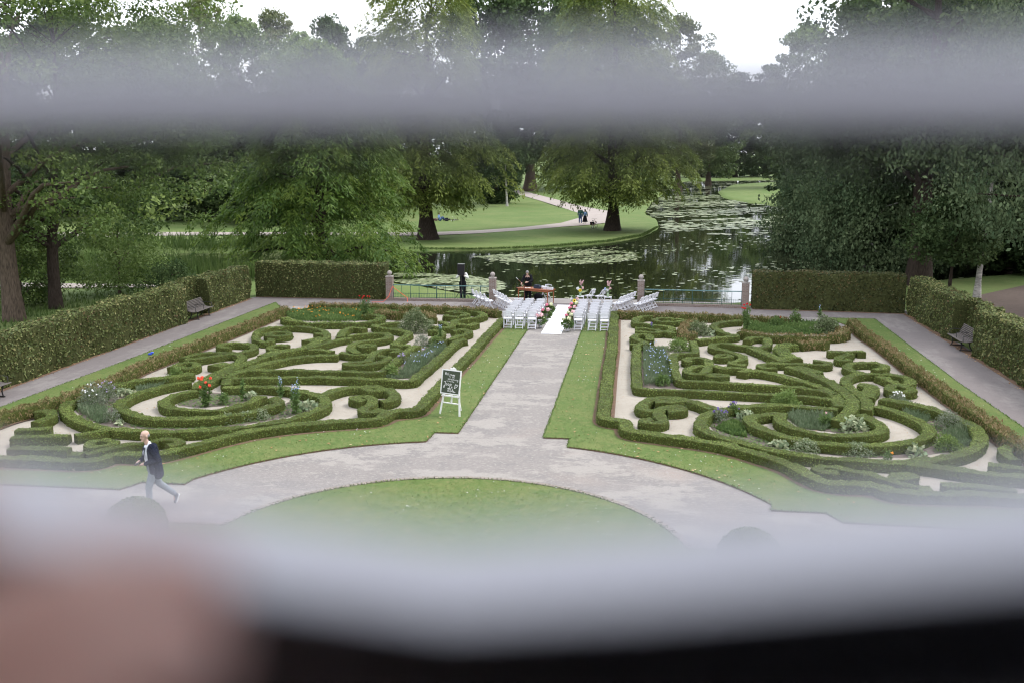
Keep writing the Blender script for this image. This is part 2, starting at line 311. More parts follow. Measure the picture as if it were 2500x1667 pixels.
# label, raggedness, [(points on the ground, width, closed, height)]
HEDGES=[
('low clipped hedge curling round a small ring of box, nearest the left bench',0,[([(-11.58,39.78),(-11.39,39.08),(-11.60,38.92),(-11.99,39.30),(-12.46,40.16),(-12.83,41.34),(-12.77,42.21),(-12.27,42.56),(-11.71,42.75),(-11.08,42.72),(-10.44,42.45),(-9.84,41.67),(-9.46,40.82),(-9.33,39.88),(-9.44,39.01),(-9.56,38.21),(-9.67,37.72)],0.32,0,0.27),([(-9.60,40.94),(-9.99,41.44),(-10.15,41.17)],0.32,0,0.27),([(-9.94,39.42),(-9.72,39.83),(-9.48,40.21)],0.60,0,0.27)]),
('small closed ring of clipped box on pale gravel, inside the curl near the left bench',0,[([(-12.11,40.51),(-12.17,41.15),(-11.93,41.44),(-11.57,41.49),(-11.21,41.09),(-11.15,40.51),(-11.45,40.25),(-11.80,40.28)],0.30,1,0.27)]),
('short kidney shaped box hedge below the small ring of box',0,[([(-10.31,38.35),(-10.73,38.42),(-11.00,38.24),(-10.94,37.73),(-10.63,37.42),(-10.40,37.54)],0.30,0,0.27)]),
('snail shaped box hedge lying against the gravel halfway along the left border',0,[([(-12.45,37.58),(-12.78,37.54),(-13.08,37.86),(-13.15,38.39),(-12.82,38.62),(-12.24,38.63),(-11.70,38.17),(-11.43,37.54),(-11.51,37.01),(-11.75,36.67)],0.32,0,0.27)]),
('big looping box hedge that runs down to the stems, in the left parterre',0,[([(-13.44,35.38),(-13.40,35.99),(-13.14,36.46),(-12.67,36.65),(-12.20,36.68),(-11.70,36.48),(-11.25,35.88),(-11.05,35.15),(-11.03,34.39),(-11.09,33.65),(-11.13,32.87),(-11.14,32.13),(-10.99,31.38),(-10.79,30.78)],0.32,0,0.27),([(-13.24,35.14),(-13.03,35.26),(-12.74,35.43),(-12.48,35.91),(-12.17,36.37),(-11.89,36.52)],0.32,0,0.27),([(-11.67,34.16),(-11.58,34.54),(-11.41,34.83)],0.60,0,0.27)]),
('clipped box ring with a stub, beside the bright green perennial',0,[([(-13.11,33.75),(-13.12,34.42),(-12.91,34.80),(-12.58,34.69),(-12.28,34.15),(-12.30,33.71),(-12.58,33.63),(-12.95,33.99)],0.32,0,0.27)]),
('small square block of clipped box just above the grey blue lavender strip',0,[([(-12.17,32.76),(-11.99,32.83),(-11.80,32.81)],0.34,0,0.27)]),
('long curved stem of clipped box that forks towards the middle of the left parterre',0,[([(-10.77,31.53),(-10.82,32.04),(-10.81,32.58),(-10.80,33.55),(-10.72,34.28),(-10.60,35.18),(-10.47,36.10),(-10.25,36.87),(-9.81,37.53),(-9.38,38.11),(-9.07,38.97),(-8.74,39.96),(-8.31,40.37)],0.40,0,0.27),([(-10.50,36.18),(-10.41,37.02),(-10.17,37.48),(-9.79,37.58)],0.62,0,0.27),([(-9.21,37.61),(-8.74,37.76),(-8.18,37.40)],0.30,0,0.27)]),
('long tapering box hedge with a square end, below the forked stem',0,[([(-10.54,32.95),(-10.42,33.25),(-10.29,33.62),(-10.11,34.36),(-9.80,35.24),(-9.40,35.92),(-8.90,36.39),(-8.32,36.66),(-7.72,36.74)],0.38,0,0.27)]),
('upper box hedge of the long lavender bed in the left parterre',0,[([(-10.41,32.30),(-10.43,32.83),(-10.32,33.30),(-10.23,33.55),(-9.57,33.78),(-8.67,33.90),(-7.74,33.95),(-6.92,33.92),(-6.00,33.97),(-5.29,33.97),(-5.27,35.30),(-5.28,37.06),(-5.23,38.40),(-5.11,39.04)],0.30,0,0.27)]),
('long lower box hedge that turns the corner beside the welcome sign',0,[([(-10.03,31.44),(-10.28,32.12),(-10.29,32.35),(-9.95,32.42),(-9.11,32.60),(-7.97,32.82),(-7.10,32.93),(-6.01,32.94),(-5.09,32.87),(-4.17,32.75),(-3.84,32.77),(-3.84,33.91),(-3.78,35.73),(-3.72,37.82),(-3.69,39.78),(-3.60,40.64)],0.33,0,0.27)]),
('oval ring of box round the orange dahlias',0,[([(-10.63,30.50),(-10.93,30.17),(-11.08,29.68),(-11.07,29.12),(-10.88,28.66),(-10.53,28.28),(-10.02,28.07),(-9.44,27.99),(-8.94,28.08),(-8.55,28.42),(-8.31,29.02),(-8.22,29.61),(-8.16,30.05)],0.34,0,0.27)]),
('middle oval of box wrapped round the dahlia ring',0,[([(-7.75,29.84),(-7.33,29.45),(-7.37,28.84),(-7.59,28.36),(-7.83,27.97),(-8.20,27.58),(-8.60,27.30),(-9.28,27.08),(-10.02,27.00),(-10.25,26.92),(-10.95,27.17),(-11.52,27.59),(-12.12,28.23),(-12.30,28.58),(-12.35,29.01),(-12.37,29.69),(-12.22,30.41),(-11.96,31.06),(-11.64,31.52),(-11.41,31.71)],0.36,0,0.27)]),
('outermost oval of box enclosing the flower bed on the left',0,[([(-11.81,32.79),(-12.10,32.61),(-12.43,32.32),(-12.76,32.05),(-13.21,31.73),(-13.47,31.37),(-13.68,30.92),(-13.91,30.25),(-14.04,29.56),(-14.04,28.87),(-13.82,28.11),(-13.45,27.48),(-12.77,26.76),(-12.10,26.25),(-11.38,25.82),(-10.90,25.69),(-10.56,25.71),(-9.76,25.62),(-9.05,25.70),(-8.41,25.91),(-7.78,26.18),(-7.25,26.47),(-6.68,26.95),(-6.24,27.48),(-5.96,28.15),(-5.77,28.79),(-5.83,29.41),(-6.10,30.04),(-6.51,30.44),(-7.17,30.88),(-7.87,31.21),(-8.63,31.29),(-9.47,31.18),(-9.93,31.03)],0.36,0,0.27),([(-11.63,24.99),(-11.35,25.32),(-11.01,25.61)],0.30,0,0.27)]),
('front border hedge of the left parterre, stepping up along the central path',0,[([(-2.61,46.22),(-2.62,44.91),(-2.69,41.85),(-2.70,37.70),(-2.77,34.61),(-2.81,31.84),(-2.80,29.89),(-2.84,28.89),(-3.22,28.84),(-3.48,28.78),(-3.62,28.61),(-3.63,28.16),(-3.78,27.76),(-4.36,27.57),(-5.25,27.19),(-6.11,26.75),(-6.88,26.16),(-7.36,25.53),(-7.78,24.86),(-7.97,24.45),(-8.24,24.03),(-8.34,23.75),(-8.75,23.52),(-9.17,23.56),(-9.62,23.54),(-9.78,23.41),(-9.72,22.98),(-9.91,22.83),(-10.59,22.83),(-11.29,22.84),(-12.08,22.81),(-15.00,22.75)],0.38,0,0.27)]),
('thin wavy box hedge behind the walking man',0,[([(-10.39,23.38),(-10.15,23.66),(-10.01,24.02),(-9.72,24.38),(-9.30,24.63),(-9.09,24.78)],0.30,0,0.27)]),
('little closed ring of box behind the walking man',0,[([(-10.88,24.26),(-10.90,24.54),(-10.69,24.68),(-10.39,24.72),(-10.14,24.55),(-10.13,24.24),(-10.36,24.02),(-10.63,23.94)],0.28,1,0.27)]),
("small hook of box right of the walking man's head",0,[([(-9.09,24.88),(-8.83,24.98),(-8.47,24.90),(-8.33,24.68),(-8.45,24.46),(-8.61,24.35)],0.30,0,0.27)]),
('leaf shaped box scroll beside the left border, half veiled by the blurred slat',0,[([(-14.32,27.27),(-14.12,27.41),(-13.78,27.29),(-13.50,26.88),(-13.43,26.41),(-13.55,26.06)],0.32,0,0.27)]),
('low straight box hedge left of the gravel gap, in the veiled corner',0,[([(-13.28,24.60),(-12.73,24.71),(-12.31,24.84),(-11.80,24.96)],0.36,0,0.27),([(-13.61,25.28),(-13.17,25.39),(-12.94,25.51),(-12.71,25.58)],0.32,0,0.27)]),
('bottom box hedge of the veiled left corner, along the gravel pocket',0,[([(-12.70,23.63),(-12.06,23.67),(-11.51,23.75),(-11.09,23.80)],0.32,0,0.27),([(-10.77,23.35),(-10.44,23.34)],0.32,0,0.27)]),
('ragged brownish border hedge along the left lawn strip',1,[([(-13.74,47.44),(-13.76,44.56),(-13.83,41.77),(-13.94,39.37),(-14.02,37.17),(-14.14,35.28),(-14.24,33.54),(-14.02,31.55),(-14.13,30.14),(-14.17,28.74),(-14.52,27.50),(-14.85,26.75),(-15.00,22.70)],0.42,0,0.36)]),
('ragged low hedge closing the back of the left parterre',1,[([(-3.00,47.77),(-4.14,48.37),(-5.44,48.58),(-6.75,48.69),(-8.49,48.74),(-9.81,48.79),(-11.56,48.79),(-12.94,48.78)],0.42,0,0.34)]),
('box hedge in front of the orange marigold bed',0.4,[([(-12.95,44.98),(-12.38,44.16),(-11.41,43.70),(-10.61,43.69),(-9.86,43.83),(-9.28,43.91),(-8.54,44.24),(-8.27,44.99),(-8.37,45.76),(-8.80,46.35),(-9.53,46.31)],0.36,0,0.27)]),
('box scroll with a knob right of the marigold bed',0,[([(-8.33,42.64),(-8.61,42.82),(-9.04,42.81),(-9.16,42.14),(-9.01,41.22),(-8.79,40.44)],0.34,0,0.27)]),
('S shaped box hedge in the middle of the left parterre',0,[([(-8.54,40.78),(-8.11,41.34),(-7.58,41.55),(-7.11,41.62),(-6.75,41.01),(-6.80,40.31),(-7.17,39.94),(-7.64,39.68),(-7.84,39.28),(-7.76,38.42),(-7.38,37.59),(-7.07,37.21)],0.34,0,0.27)]),
('small box ring tucked into the S shaped hedge',0,[([(-7.48,38.63),(-7.32,39.07),(-6.97,39.06),(-6.76,38.80),(-6.95,38.49),(-7.23,38.38)],0.26,1,0.27)]),
('arrow shaped box hedge below the pale shrub roses',0,[([(-7.25,44.60),(-7.67,43.94),(-8.18,43.55),(-7.91,43.07),(-7.40,42.88),(-6.74,42.53),(-6.06,41.82),(-6.13,40.50),(-6.17,39.17),(-5.75,38.95),(-5.39,39.05)],0.34,0,0.27)]),
('short box hedge stepping below the S shaped hedge',0,[([(-7.79,37.20),(-7.62,37.27),(-7.30,36.88),(-7.01,37.02),(-6.57,36.99)],0.30,0,0.27)]),
('box scroll with two hooks beside the lavender bed corner',0,[([(-5.57,38.00),(-5.79,37.50)],0.30,0,0.27),([(-5.62,38.17),(-5.99,38.26),(-6.26,38.23),(-6.45,37.80),(-6.45,37.04),(-6.32,36.09),(-6.24,35.71),(-6.86,35.60),(-7.06,35.25),(-6.77,35.00),(-6.31,35.06),(-6.01,35.33),(-5.68,35.67),(-5.62,36.50),(-5.95,36.94),(-6.17,36.88)],0.32,0,0.27)]),
('pretzel shaped box hedge at the back beside the ceremony chairs on the left',0,[([(-5.62,47.74),(-5.18,48.28),(-4.56,48.36),(-3.93,47.91),(-3.62,47.09),(-3.79,46.31),(-4.32,45.87),(-4.76,45.40),(-4.67,44.52),(-4.20,44.08),(-3.82,44.13),(-3.62,44.70)],0.36,0,0.27),([(-5.24,47.52),(-4.79,47.77),(-4.45,47.18),(-4.68,46.52),(-5.22,46.37),(-5.50,46.71)],0.30,0,0.27)]),
('wavy box hedge left of the pretzel shaped one',0,[([(-5.33,45.09),(-5.01,44.47),(-4.60,43.89),(-4.55,43.30),(-4.97,43.31),(-5.48,43.55)],0.34,0,0.27)]),
('bent box hedge with a stub at the end of the lavender bed',0,[([(-4.34,42.61),(-4.07,42.97),(-3.67,42.83),(-3.51,42.26),(-3.74,41.57),(-4.01,40.88),(-4.11,40.48)],0.32,0,0.27),([(-3.60,40.45),(-3.43,40.66)],0.34,0,0.27)]),
('box edging round the pale shrub roses',0,[([(-5.43,42.60),(-4.99,42.65),(-4.69,42.10),(-4.58,41.30),(-4.68,40.50),(-4.19,40.18)],0.32,0,0.27)]),
('ragged hedge behind the tall red dahlia',1,[([(-9.08,47.09),(-8.45,46.91),(-7.68,46.37),(-7.03,47.10),(-6.23,46.69),(-5.85,45.49)],0.40,0,0.32)]),
('wide crook shaped box scroll below the lavender bed corner',0,[([(-6.40,30.13),(-6.31,30.37),(-6.18,30.94),(-5.88,31.53),(-5.38,31.78),(-4.80,31.80),(-4.29,31.38),(-3.96,30.83),(-3.86,30.30),(-3.97,29.90),(-4.16,29.80)],0.38,0,0.27),([(-5.19,31.53),(-4.94,31.26),(-4.64,31.21),(-4.46,31.48)],0.36,0,0.27)]),
('little S shaped box hedge on the open gravel beside the crook',0,[([(-4.73,29.87),(-4.96,29.93),(-5.22,30.12),(-5.19,30.44),(-4.90,30.50),(-4.60,30.29),(-4.41,29.78),(-4.39,29.27),(-4.52,28.90),(-4.46,28.62),(-4.16,28.44),(-3.93,28.57),(-3.86,28.88)],0.34,0,0.27)]),
('front border hedge of the right parterre, straight along the path then curving away',0,[([(2.56,49.06),(2.76,40.48),(2.78,35.59),(2.83,31.72),(2.86,28.82),(3.02,28.60),(3.39,28.60),(3.56,28.56),(3.55,27.84),(3.63,27.43),(4.19,27.29),(4.88,27.02),(5.56,26.78),(6.21,26.48),(6.82,25.94),(7.39,25.33),(7.67,25.04),(7.98,24.32),(8.20,23.81),(8.37,23.58),(8.83,23.53),(9.51,23.59),(9.64,23.50),(9.63,23.17),(10.05,23.05),(10.99,23.11),(11.75,23.18),(14.20,23.10)],0.40,0,0.27)]),
('long box hedge of the right bed that turns a square corner at the gravel walk',0,[([(4.27,40.72),(4.03,40.69),(3.76,40.54),(3.76,36.97),(3.83,32.71),(4.61,32.65),(5.70,32.62),(6.78,32.56),(7.84,32.45),(9.29,32.33),(9.70,32.16),(10.11,32.03),(10.13,31.61),(10.01,31.04)],0.33,0,0.27),([(3.47,40.50),(3.69,40.53)],0.30,0,0.27)]),
('inner box hedge of the flower bed beside the right gravel walk',0,[([(6.07,41.46),(6.08,40.27),(6.09,39.02),(5.67,38.96),(5.24,38.77),(5.16,38.10),(5.15,36.55),(5.18,35.12),(5.29,34.03),(5.76,34.02),(6.33,34.00),(7.44,33.83),(8.53,33.66),(9.33,33.52),(9.98,33.06),(10.21,32.68)],0.30,0,0.27)]),
('box scroll opening towards the pale hostas in the right parterre',0,[([(6.26,41.77),(6.84,42.24),(7.57,42.73),(8.05,42.99),(7.63,43.50),(7.29,44.24),(7.12,45.31),(7.35,46.18),(7.88,46.74),(8.51,46.99)],0.34,0,0.27)]),
('wide S shaped box hedge in the middle of the right parterre',0,[([(8.36,40.48),(7.93,40.87),(7.44,41.08),(7.07,41.27),(6.78,40.81),(6.79,40.18),(7.17,39.71),(7.56,39.28),(7.84,38.65),(7.84,38.10),(7.54,37.59),(7.26,37.56),(7.37,37.02),(7.78,36.87)],0.34,0,0.27)]),
('small box ring inside the wide S shaped hedge',0,[([(6.75,38.44),(7.05,38.89),(7.37,38.94),(7.50,38.71),(7.23,38.34),(6.87,38.17)],0.27,1,0.27)]),
('hooked box hedge with a slanting tail, back of the right parterre',0,[([(8.31,42.04),(8.58,42.70),(8.98,42.87),(9.23,42.65),(9.10,41.21),(8.88,40.46),(8.45,40.40)],0.33,0,0.27),([(8.38,40.39),(8.76,39.41),(9.12,38.38),(9.35,37.83)],0.46,0,0.27)]),
('question mark shaped box hedge beside the right flower bed',0,[([(5.86,37.43),(5.61,37.37),(5.62,37.84),(5.89,38.09),(6.26,38.06),(6.50,37.77),(6.46,36.87),(6.33,35.97),(6.15,35.41),(5.81,35.09),(5.59,35.34),(5.59,35.87),(5.85,36.46),(6.22,36.66)],0.32,0,0.27)]),
('flat box ring below the question mark shaped hedge',0,[([(6.19,35.00),(6.41,35.25),(6.76,35.37),(7.05,35.23),(6.96,34.94),(6.38,34.80)],0.27,1,0.27)]),
('wavy box hedge leading right from the question mark',0,[([(6.56,36.70),(6.86,36.33),(7.08,36.42),(7.53,36.39),(7.90,36.25)],0.34,0,0.27)]),
('long tapering box hedge with a blunt end in the right parterre',0,[([(7.51,35.70),(7.73,36.04),(8.22,35.98),(8.81,35.50),(9.28,34.72),(9.74,34.11),(10.04,33.41),(10.25,32.63),(10.23,31.95),(10.07,31.12)],0.38,0,0.27)]),
('thick curved trunk of box sweeping into the right oval',0,[([(9.30,36.87),(9.69,36.42),(10.10,35.47),(10.45,34.20),(10.61,33.01),(10.65,32.01),(10.42,30.91),(10.07,30.04),(9.70,29.32)],0.42,0,0.27),([(9.59,36.91),(9.99,36.60),(10.20,35.92)],0.50,0,0.27)]),
('two eared box hedge above the thick curved trunk',0,[([(8.83,36.59),(8.45,36.43),(8.23,36.70),(8.43,37.33),(8.91,37.47),(9.36,37.45),(9.97,37.46),(10.42,37.42),(10.81,37.37),(10.93,37.77),(10.82,38.03),(10.39,38.05)],0.31,0,0.27)]),
('broad tussock of box right of the slanting tail',0.4,[([(10.18,41.32),(9.75,41.11),(9.48,40.27),(9.49,39.33),(9.63,38.53),(9.82,38.21)],0.55,0,0.27)]),
('loose grassy hedge across the back right gravel',1,[([(10.33,41.24),(10.75,41.57),(11.27,41.70),(11.50,41.49)],0.45,0,0.33)]),
('small S of box with two arms on the right hand gravel',0,[([(11.23,39.90),(11.62,39.92),(12.03,40.06),(12.57,40.39),(12.56,39.99)],0.32,0,0.27),([(12.10,39.76),(11.66,39.13),(11.33,38.57),(11.46,38.22),(11.84,38.59)],0.32,0,0.27)]),
('round open box loop with brownish far side, right parterre',0,[([(11.76,36.19),(11.55,36.45),(11.38,36.96),(11.70,37.84),(12.19,38.06),(12.80,38.06),(12.91,37.54),(12.73,36.96),(12.33,36.74)],0.34,0,0.27)]),
('double looped box hedge beside the right gravel walk',0,[([(12.63,34.20),(12.93,34.43),(13.20,34.98),(13.21,35.47),(12.91,35.97),(12.36,36.04),(11.79,36.10),(11.25,35.62),(11.00,35.05),(10.89,34.35),(10.92,33.40),(11.05,32.72),(11.07,32.06),(10.96,31.27),(10.80,30.75)],0.36,0,0.27),([(12.27,35.78),(12.42,35.33),(12.53,34.82),(12.68,34.40)],0.34,0,0.27),([(11.30,34.34),(11.65,34.20),(11.64,33.76),(11.32,33.01),(11.17,32.41)],0.50,0,0.27)]),
('closed knot of box at the right end of the double loop',0,[([(12.15,33.89),(12.47,34.43),(12.75,34.26),(12.96,33.79),(12.89,33.47),(12.49,33.28),(12.16,33.35)],0.33,1,0.27)]),
('outermost oval of box enclosing the right flower bed',0,[([(9.95,30.69),(9.48,30.84),(8.87,30.96),(8.07,31.07),(7.46,30.88),(6.93,30.55),(6.76,30.52),(6.22,30.09),(5.90,29.54),(5.69,28.75),(5.70,28.02),(5.93,27.44),(6.47,26.92),(6.98,26.43),(7.48,26.07),(7.78,25.86),(8.39,25.64),(9.00,25.54),(9.80,25.43),(10.41,25.39),(11.08,25.62),(11.80,26.01),(12.47,26.55),(13.01,27.28),(13.33,28.10),(13.50,29.23),(13.37,29.95),(13.08,30.59),(12.80,31.37),(12.40,31.74),(11.95,32.00),(11.58,32.29)],0.37,0,0.27),([(10.71,25.38),(11.37,25.19),(11.81,24.97),(12.16,24.82)],0.36,0,0.27)]),
('middle oval of box in the right flower bed',0,[([(11.18,31.26),(11.47,30.98),(11.83,30.43),(12.10,29.59),(12.16,28.87),(11.94,28.10),(11.46,27.52),(10.80,27.07),(10.10,26.86),(9.44,26.81),(8.81,26.92),(8.19,27.23),(7.80,27.68),(7.49,28.08),(7.21,28.58),(7.12,29.12),(7.30,29.60),(7.64,29.82),(8.01,30.04)],0.36,0,0.27)]),
('inner oval of box filled with grey green lavender',0,[([(10.46,30.15),(10.70,29.69),(10.87,29.06),(10.84,28.54),(10.47,28.05),(9.96,27.76),(9.39,27.74),(8.75,27.98),(8.24,28.44),(8.03,29.06),(8.06,29.60),(8.17,30.01)],0.36,0,0.27)]),
('flat box scroll below the right ovals, where the blurred slat begins',0,[([(8.83,24.36),(8.42,24.32),(8.27,24.56),(8.38,24.82),(8.67,24.85),(8.96,24.75),(9.22,24.55),(9.57,24.35),(9.74,24.20),(10.03,23.77),(10.36,23.57),(10.70,23.43)],0.30,0,0.27)]),
('veiled ring of box beside the flat scroll on the right',0,[([(9.95,24.28),(10.30,24.49),(10.59,24.50),(10.72,24.33),(10.50,24.13),(10.10,24.06)],0.28,1,0.27)]),
('ragged brownish border hedge along the right lawn strip',1,[([(13.57,47.24),(13.51,44.55),(13.67,42.08),(13.72,39.44),(13.72,36.96),(13.83,34.66),(13.88,32.58),(13.94,31.08),(13.99,29.72),(14.00,28.04),(14.20,23.00)],0.42,0,0.36)]),
('ragged low hedge closing the back of the right parterre',1,[([(2.74,48.24),(4.01,48.25),(5.61,48.03),(7.18,47.86),(8.72,47.56),(10.30,47.28),(11.29,47.29)],0.42,0,0.34)]),
('curled box hedge at the back corner of the right parterre, nearest the chairs',0,[([(4.42,47.87),(3.94,47.73),(3.63,46.83),(3.62,45.75),(4.02,45.58),(4.59,45.26),(4.96,45.09),(5.26,44.84),(5.29,43.97),(4.90,43.50),(5.44,43.42)],0.35,0,0.27)]),
('flat box ring beside the curled hedge nearest the chairs',0,[([(4.41,46.93),(4.88,47.29),(5.59,47.28),(6.08,46.86),(5.64,46.33),(5.02,46.17),(4.64,46.36)],0.30,1,0.27)]),
('long wavy box hedge with purple verbena hanging over it',0,[([(3.65,44.29),(4.10,44.35),(4.62,44.10),(4.82,43.38),(4.39,43.43),(3.66,43.44)],0.30,0,0.27)]),
('pointed box loop with small blue flowers in it, beside the right walk',0,[([(4.14,40.92),(3.79,41.45),(3.55,42.20),(3.78,42.89),(4.21,42.89),(4.31,42.40),(4.28,41.51)],0.33,0,0.27)]),
('reddish overgrown hedge round the back right rose bed',1,[([(8.14,43.64),(8.74,43.25),(9.40,42.93),(10.43,42.83),(11.48,42.97),(12.40,43.49),(12.75,44.36),(12.72,45.21)],0.42,0,0.32)]),
('overgrown hedge enclosing the pale hostas in the right parterre',1,[([(6.30,42.69),(5.99,42.75),(5.67,42.91),(5.75,44.18),(5.95,45.54),(6.34,46.64)],0.38,0,0.30)]),
('wide crook shaped box scroll on the right, joining the outer right oval',0,[([(6.21,30.21),(6.00,30.59),(5.74,31.04),(5.39,31.36),(5.00,31.53),(4.60,31.54),(4.23,31.22),(4.02,30.65),(3.97,30.17),(4.07,29.82),(4.36,29.84)],0.40,0,0.27),([(4.41,30.97),(4.73,30.94),(5.05,31.20),(5.26,31.27)],0.42,0,0.27)]),
('little S shaped box hedge on the open gravel of the right parterre',0,[([(4.78,29.90),(5.11,29.92),(5.31,30.21),(5.18,30.49),(4.90,30.45),(4.64,30.26),(4.52,29.93),(4.49,29.38),(4.59,28.90),(4.70,28.68),(4.51,28.38),(4.20,28.38),(3.97,28.58),(4.05,28.81),(4.31,28.85)],0.36,0,0.27)]),
('leaf shaped box scroll beside the right border, veiled by the blurred slat',0,[([(14.32,27.27),(14.12,27.41),(13.78,27.29),(13.50,26.88),(13.43,26.41),(13.55,26.06)],0.32,0,0.27)]),
('low straight box hedges in the veiled right corner',0,[([(13.28,24.60),(12.73,24.71),(12.31,24.84),(11.80,24.96)],0.36,0,0.27),([(13.61,25.28),(13.17,25.39),(12.94,25.51),(12.71,25.58)],0.32,0,0.27)]),
('bottom box hedge of the veiled right corner',0,[([(12.70,23.63),(12.06,23.67),(11.51,23.75),(11.09,23.80)],0.32,0,0.27),([(10.77,23.35),(10.44,23.34)],0.32,0,0.27)]),
]
# x, y, habit, flower, height, radius, label
PLANTS=[
(-13.36,28.86,'grey','white',0.73,0.42,'grey leaved phlox with white and lilac heads inside the left oval'),
(-13.29,29.64,'grey','mauve',0.60,0.36,'silvery shrub with mauve flowers beside the white phlox'),
(-11.79,27.24,'grey','',0.40,0.28,'small silvery shrub at the inner edge of the left oval bed'),
(-11.44,27.00,'hosta','',0.14,0.14,'tiny pale leaved plant on bare soil in the left oval bed'),
(-13.15,30.46,'hosta','',0.22,0.30,'flat pale leaves at the near end of the blue green strip'),
(-9.79,29.38,'dahlia','coral',0.95,0.34,'tall dahlia with big coral red flowers in the centre of the left oval'),
(-8.93,30.21,'spire','',0.85,0.17,'dark flowerless spire right of the coral dahlia'),
(-9.37,29.77,'leafy','',0.35,0.20,'low green plant between the coral dahlia and the dark spire'),
(-8.72,30.44,'hosta','',0.25,0.20,'white edged hosta beside the dark spire'),
(-6.68,28.88,'spire','blue',1.10,0.34,'tallest hollyhock with pale blue flowers in the left ovals'),
(-7.88,30.84,'spire','blue',0.75,0.16,'slim delphinium left of the tallest hollyhock'),
(-6.46,29.43,'hosta','',0.25,0.42,'spread of pale hosta leaves below the tallest hollyhock'),
(-8.30,27.59,'varieg','',0.32,0.28,'variegated shrub at the left end of the row in front of the oval'),
(-7.91,27.93,'varieg','',0.32,0.28,'variegated shrub with one blue flower, middle of the row in front of the oval'),
(-7.48,28.18,'varieg','',0.28,0.26,'variegated shrub at the right end of the row in front of the oval'),
(-12.59,33.00,'bright','',0.42,0.28,'bright green perennial beside the box ring with a stub'),
(-5.01,34.41,'bright','',0.45,0.28,'bright green hydrangea in the corner of the bed behind the sign'),
(-6.15,43.42,'rose','',0.95,0.75,'big pale shrub rose with cream leaves at the back of the left bed'),
(-5.19,40.34,'grey','',0.45,0.38,'soft silver shrub halfway up the bed behind the sign'),
(-4.67,40.41,'bright','',0.40,0.30,'fresh green clump right of the soft silver shrub'),
(-4.59,41.18,'spire','blue',0.75,0.12,'single blue delphinium at the top of the bed behind the sign'),
(-5.20,36.75,'grey','mauve',0.35,0.20,'mauve sedum in the bed behind the sign'),
(-9.42,46.47,'dahlia','red',1.15,0.36,'tallest red dahlia standing at the back of the left parterre'),
(8.76,45.85,'dahlia','red',1.20,0.50,'red flowered dahlia bush at the back of the right parterre'),
(12.11,45.54,'rose','',0.70,0.60,'large leaved rose bush in the overgrown back right bed'),
(11.00,47.05,'leafy','',0.75,0.30,'dark leafy plant between the two back right bushes'),
(10.09,46.70,'leafy','red',0.50,0.35,'leafy plant with a single red bloom in the back right bed'),
(12.63,50.17,'spire','blue',0.55,0.10,'lone lilac spire against the back right path'),
(6.46,44.27,'rose','',0.60,0.50,'bushy plant with light leaves in the curl of the right parterre'),
(6.79,44.21,'hosta','',0.30,0.35,'pale blue green hosta in front of the bushy plant with light leaves'),
(5.47,40.59,'bright','',0.50,0.45,'pale green shrub at the top of the bed by the right gravel walk'),
(4.69,34.31,'leafy','',0.40,0.30,'leafy clump at the bottom corner of the bed by the right gravel walk'),
(4.40,44.41,'spire','purple',0.50,0.18,'purple verbena leaning over the pointed box loop'),
(10.13,29.14,'hosta','',0.40,0.40,'white leaved plant at the right end of the inner oval'),
(9.39,29.50,'leafy','pink',0.40,0.22,'green clump with one pale pink flower in the inner oval'),
(8.55,31.67,'bright','',0.55,0.45,'large light green shrub between the right ovals'),
(7.17,30.16,'hosta','',0.22,0.30,'broad white hosta leaves on bare soil in the right oval bed'),
(6.35,29.66,'grey','purple',0.40,0.28,'silvery plant with purple flowers at the left of the right oval bed'),
(6.81,30.41,'leafy','purple',0.40,0.20,'purple aster beside the white hosta'),
(7.78,27.14,'hosta','',0.20,0.28,'white hosta at the front of the right oval bed'),
(12.19,32.69,'grey','white',0.35,0.30,'white flecked shrub at the top of the right oval bed'),
(12.94,29.78,'grey','',0.50,0.40,'dark silvery shrub on the far right of the oval bed'),
(12.28,27.50,'bright','',0.40,0.35,'fresh green mound on the far right of the oval bed'),
(8.43,26.83,'varieg','',0.35,0.42,'left variegated shrub in front of the middle right oval'),
(9.80,26.78,'varieg','',0.35,0.42,'right variegated shrub in front of the middle right oval'),
(10.48,26.42,'leafy','orange',0.25,0.12,'small plant with a single orange flower near the blurred slat'),
(11.32,26.91,'hosta','',0.25,0.30,'pale low leaves right of the single orange flower'),
]
